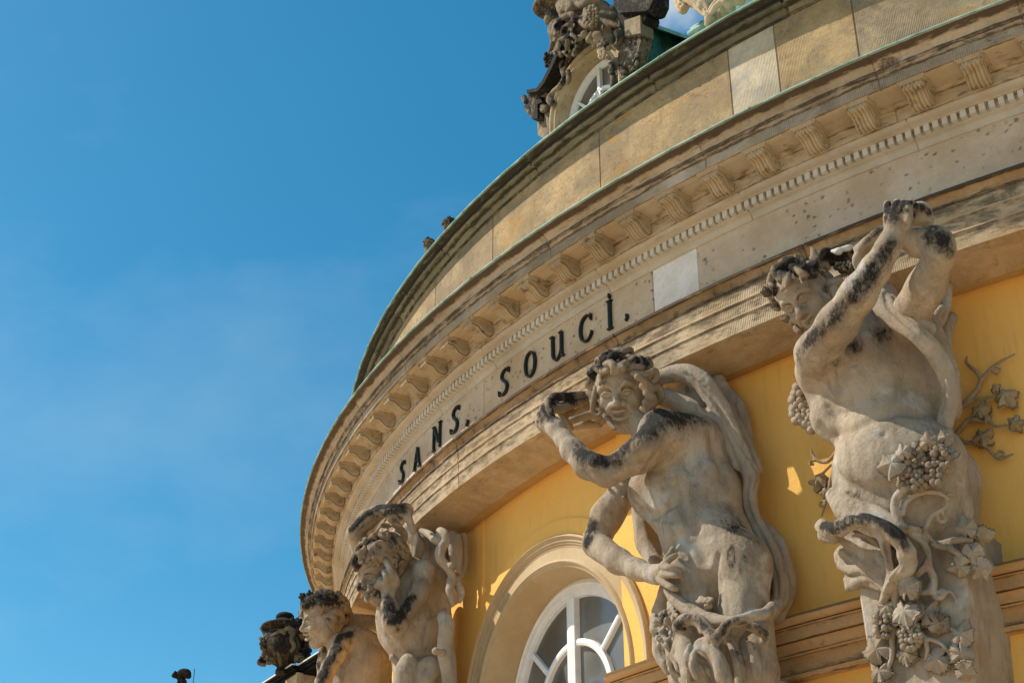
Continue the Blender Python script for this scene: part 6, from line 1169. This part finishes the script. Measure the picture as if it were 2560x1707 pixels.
def bunch(cx, cy, rx, ry, n_, d, r0=(22, 48)):
    for _ in range(n_):
        a, q = rg.uniform(0, 6.3), math.sqrt(rg.uniform()); x, y = cx+rx*q*math.cos(a), cy+ry*q*math.sin(a); g.b(S, [(x, y, d+rg.uniform(-.03, .03), rg.uniform(*r0))], .008)
bunch(270, 820, 110, 150, 60, .08); bunch(190, 1160, 60, 70, 26, .04); bunch(240, 1040, 50, 70, 16, .06); bunch(330, 1130, 70, 80, 16, .08); bunch(1000, 760, 70, 120, 40, .06); bunch(1030, 980, 70, 140, 44, .05); bunch(900, 1080, 120, 80, 30, .08); bunch(860, 420, 140, 80, 44, .12); bunch(700, 560, 80, 80, 22, .15)
for L in ([(380, 680, .13, 40), (450, 640, .15, 44), (540, 580, .16, 44), (600, 640, .16, 50), (590, 780, .16, 36)], [(160, 715, .02, 34), (220, 740, .04, 34), (260, 700, .06, 30)], [(170, 520, -.02, 26), (230, 630, .0, 30), (265, 700, .02, 26)], [(720, 480, .16, 50), (780, 600, .17, 50), (740, 740, .17, 40), (800, 860, .17, 40), (740, 960, .16, 30)], [(860, 560, .14, 70), (930, 640, .12, 60), (960, 720, .1, 50)], [(400, 760, .12, 60), (500, 1000, .13, 40), (540, 1180, .1, 30)], [(380, 1090, .1, 22), (440, 1180, .08, 20)]): g.t(S, L, .014)
for q in ((270, 820, .1, 220, .7), (190, 1160, .05, 120, 1.), (1000, 760, .08, 160, .8), (1040, 980, .08, 160, .9), (860, 430, .14, 220, 1.), (870, 580, .16, 120, .8)): S.soot(g.at(q), g.rr(q), q[4])
S.build('garland', M_DARK, urn, .0012)
pf = hit_z(456, 1680, 4.55); FF = facing(pf); g = Fig(FF, 'f')
far = empty('stone_finial', FF.p('f', 340, 1420, 0), 'small dark stone finial with a cap, bottom left against the sky', 'finial')
S = Sdf(.006, FF.n); g.c(S, (300, 1190, .0, 50), (400, 1190, .0, 56), .02); g.c(S, (330, 1170, .0, 52), (390, 1175, .0, 50), .02); g.c(S, (300, 1260, .0, 40), (330, 1330, .0, 60), .02); g.c(S, (320, 1330, .0, 70), (320, 1600, .0, 90), .02); g.c(S, (195, 1215, .0, 26), (225, 1170, .0, 20), .01); g.c(S, (210, 1230, .0, 26), (260, 1240, .0, 34), .02); g.c(S, (410, 1220, .0, 44), (420, 1230, .02, 40), .02)
g.b(S, [(350, 1290, .06, 24), (270, 1310, .04, 20)], .01, op=-1)
S.soot(g.at((330, 1200, 0)), .25, .9); S.build('finial_cap', M_DARK, far, .001)
for i, (u0, v0, u1, v1, z, lab) in enumerate(((486.7, 1671, 478, 1720, 4.9, 'thin lightning rod beside the dark finial, bottom left'), (747.5, 1527.5, 741, 1580, 5.0, 'thin lightning rod rising behind the urn knob'), (777.8, 1590, 770, 1625, 4.7, 'thin lightning rod between the urn and the stone youth'))):
    p0 = hit_z(u0, v0, z); Fq = facing(p0); p1 = p0-zD*.9; m_ = MB(); m_.tube([p0-p0*0, p1], .0045, 6); o = m_.build('lightning_rod', M_IRON); tag(o, lab, 'lightning rod', 'lightning rods on the roof')
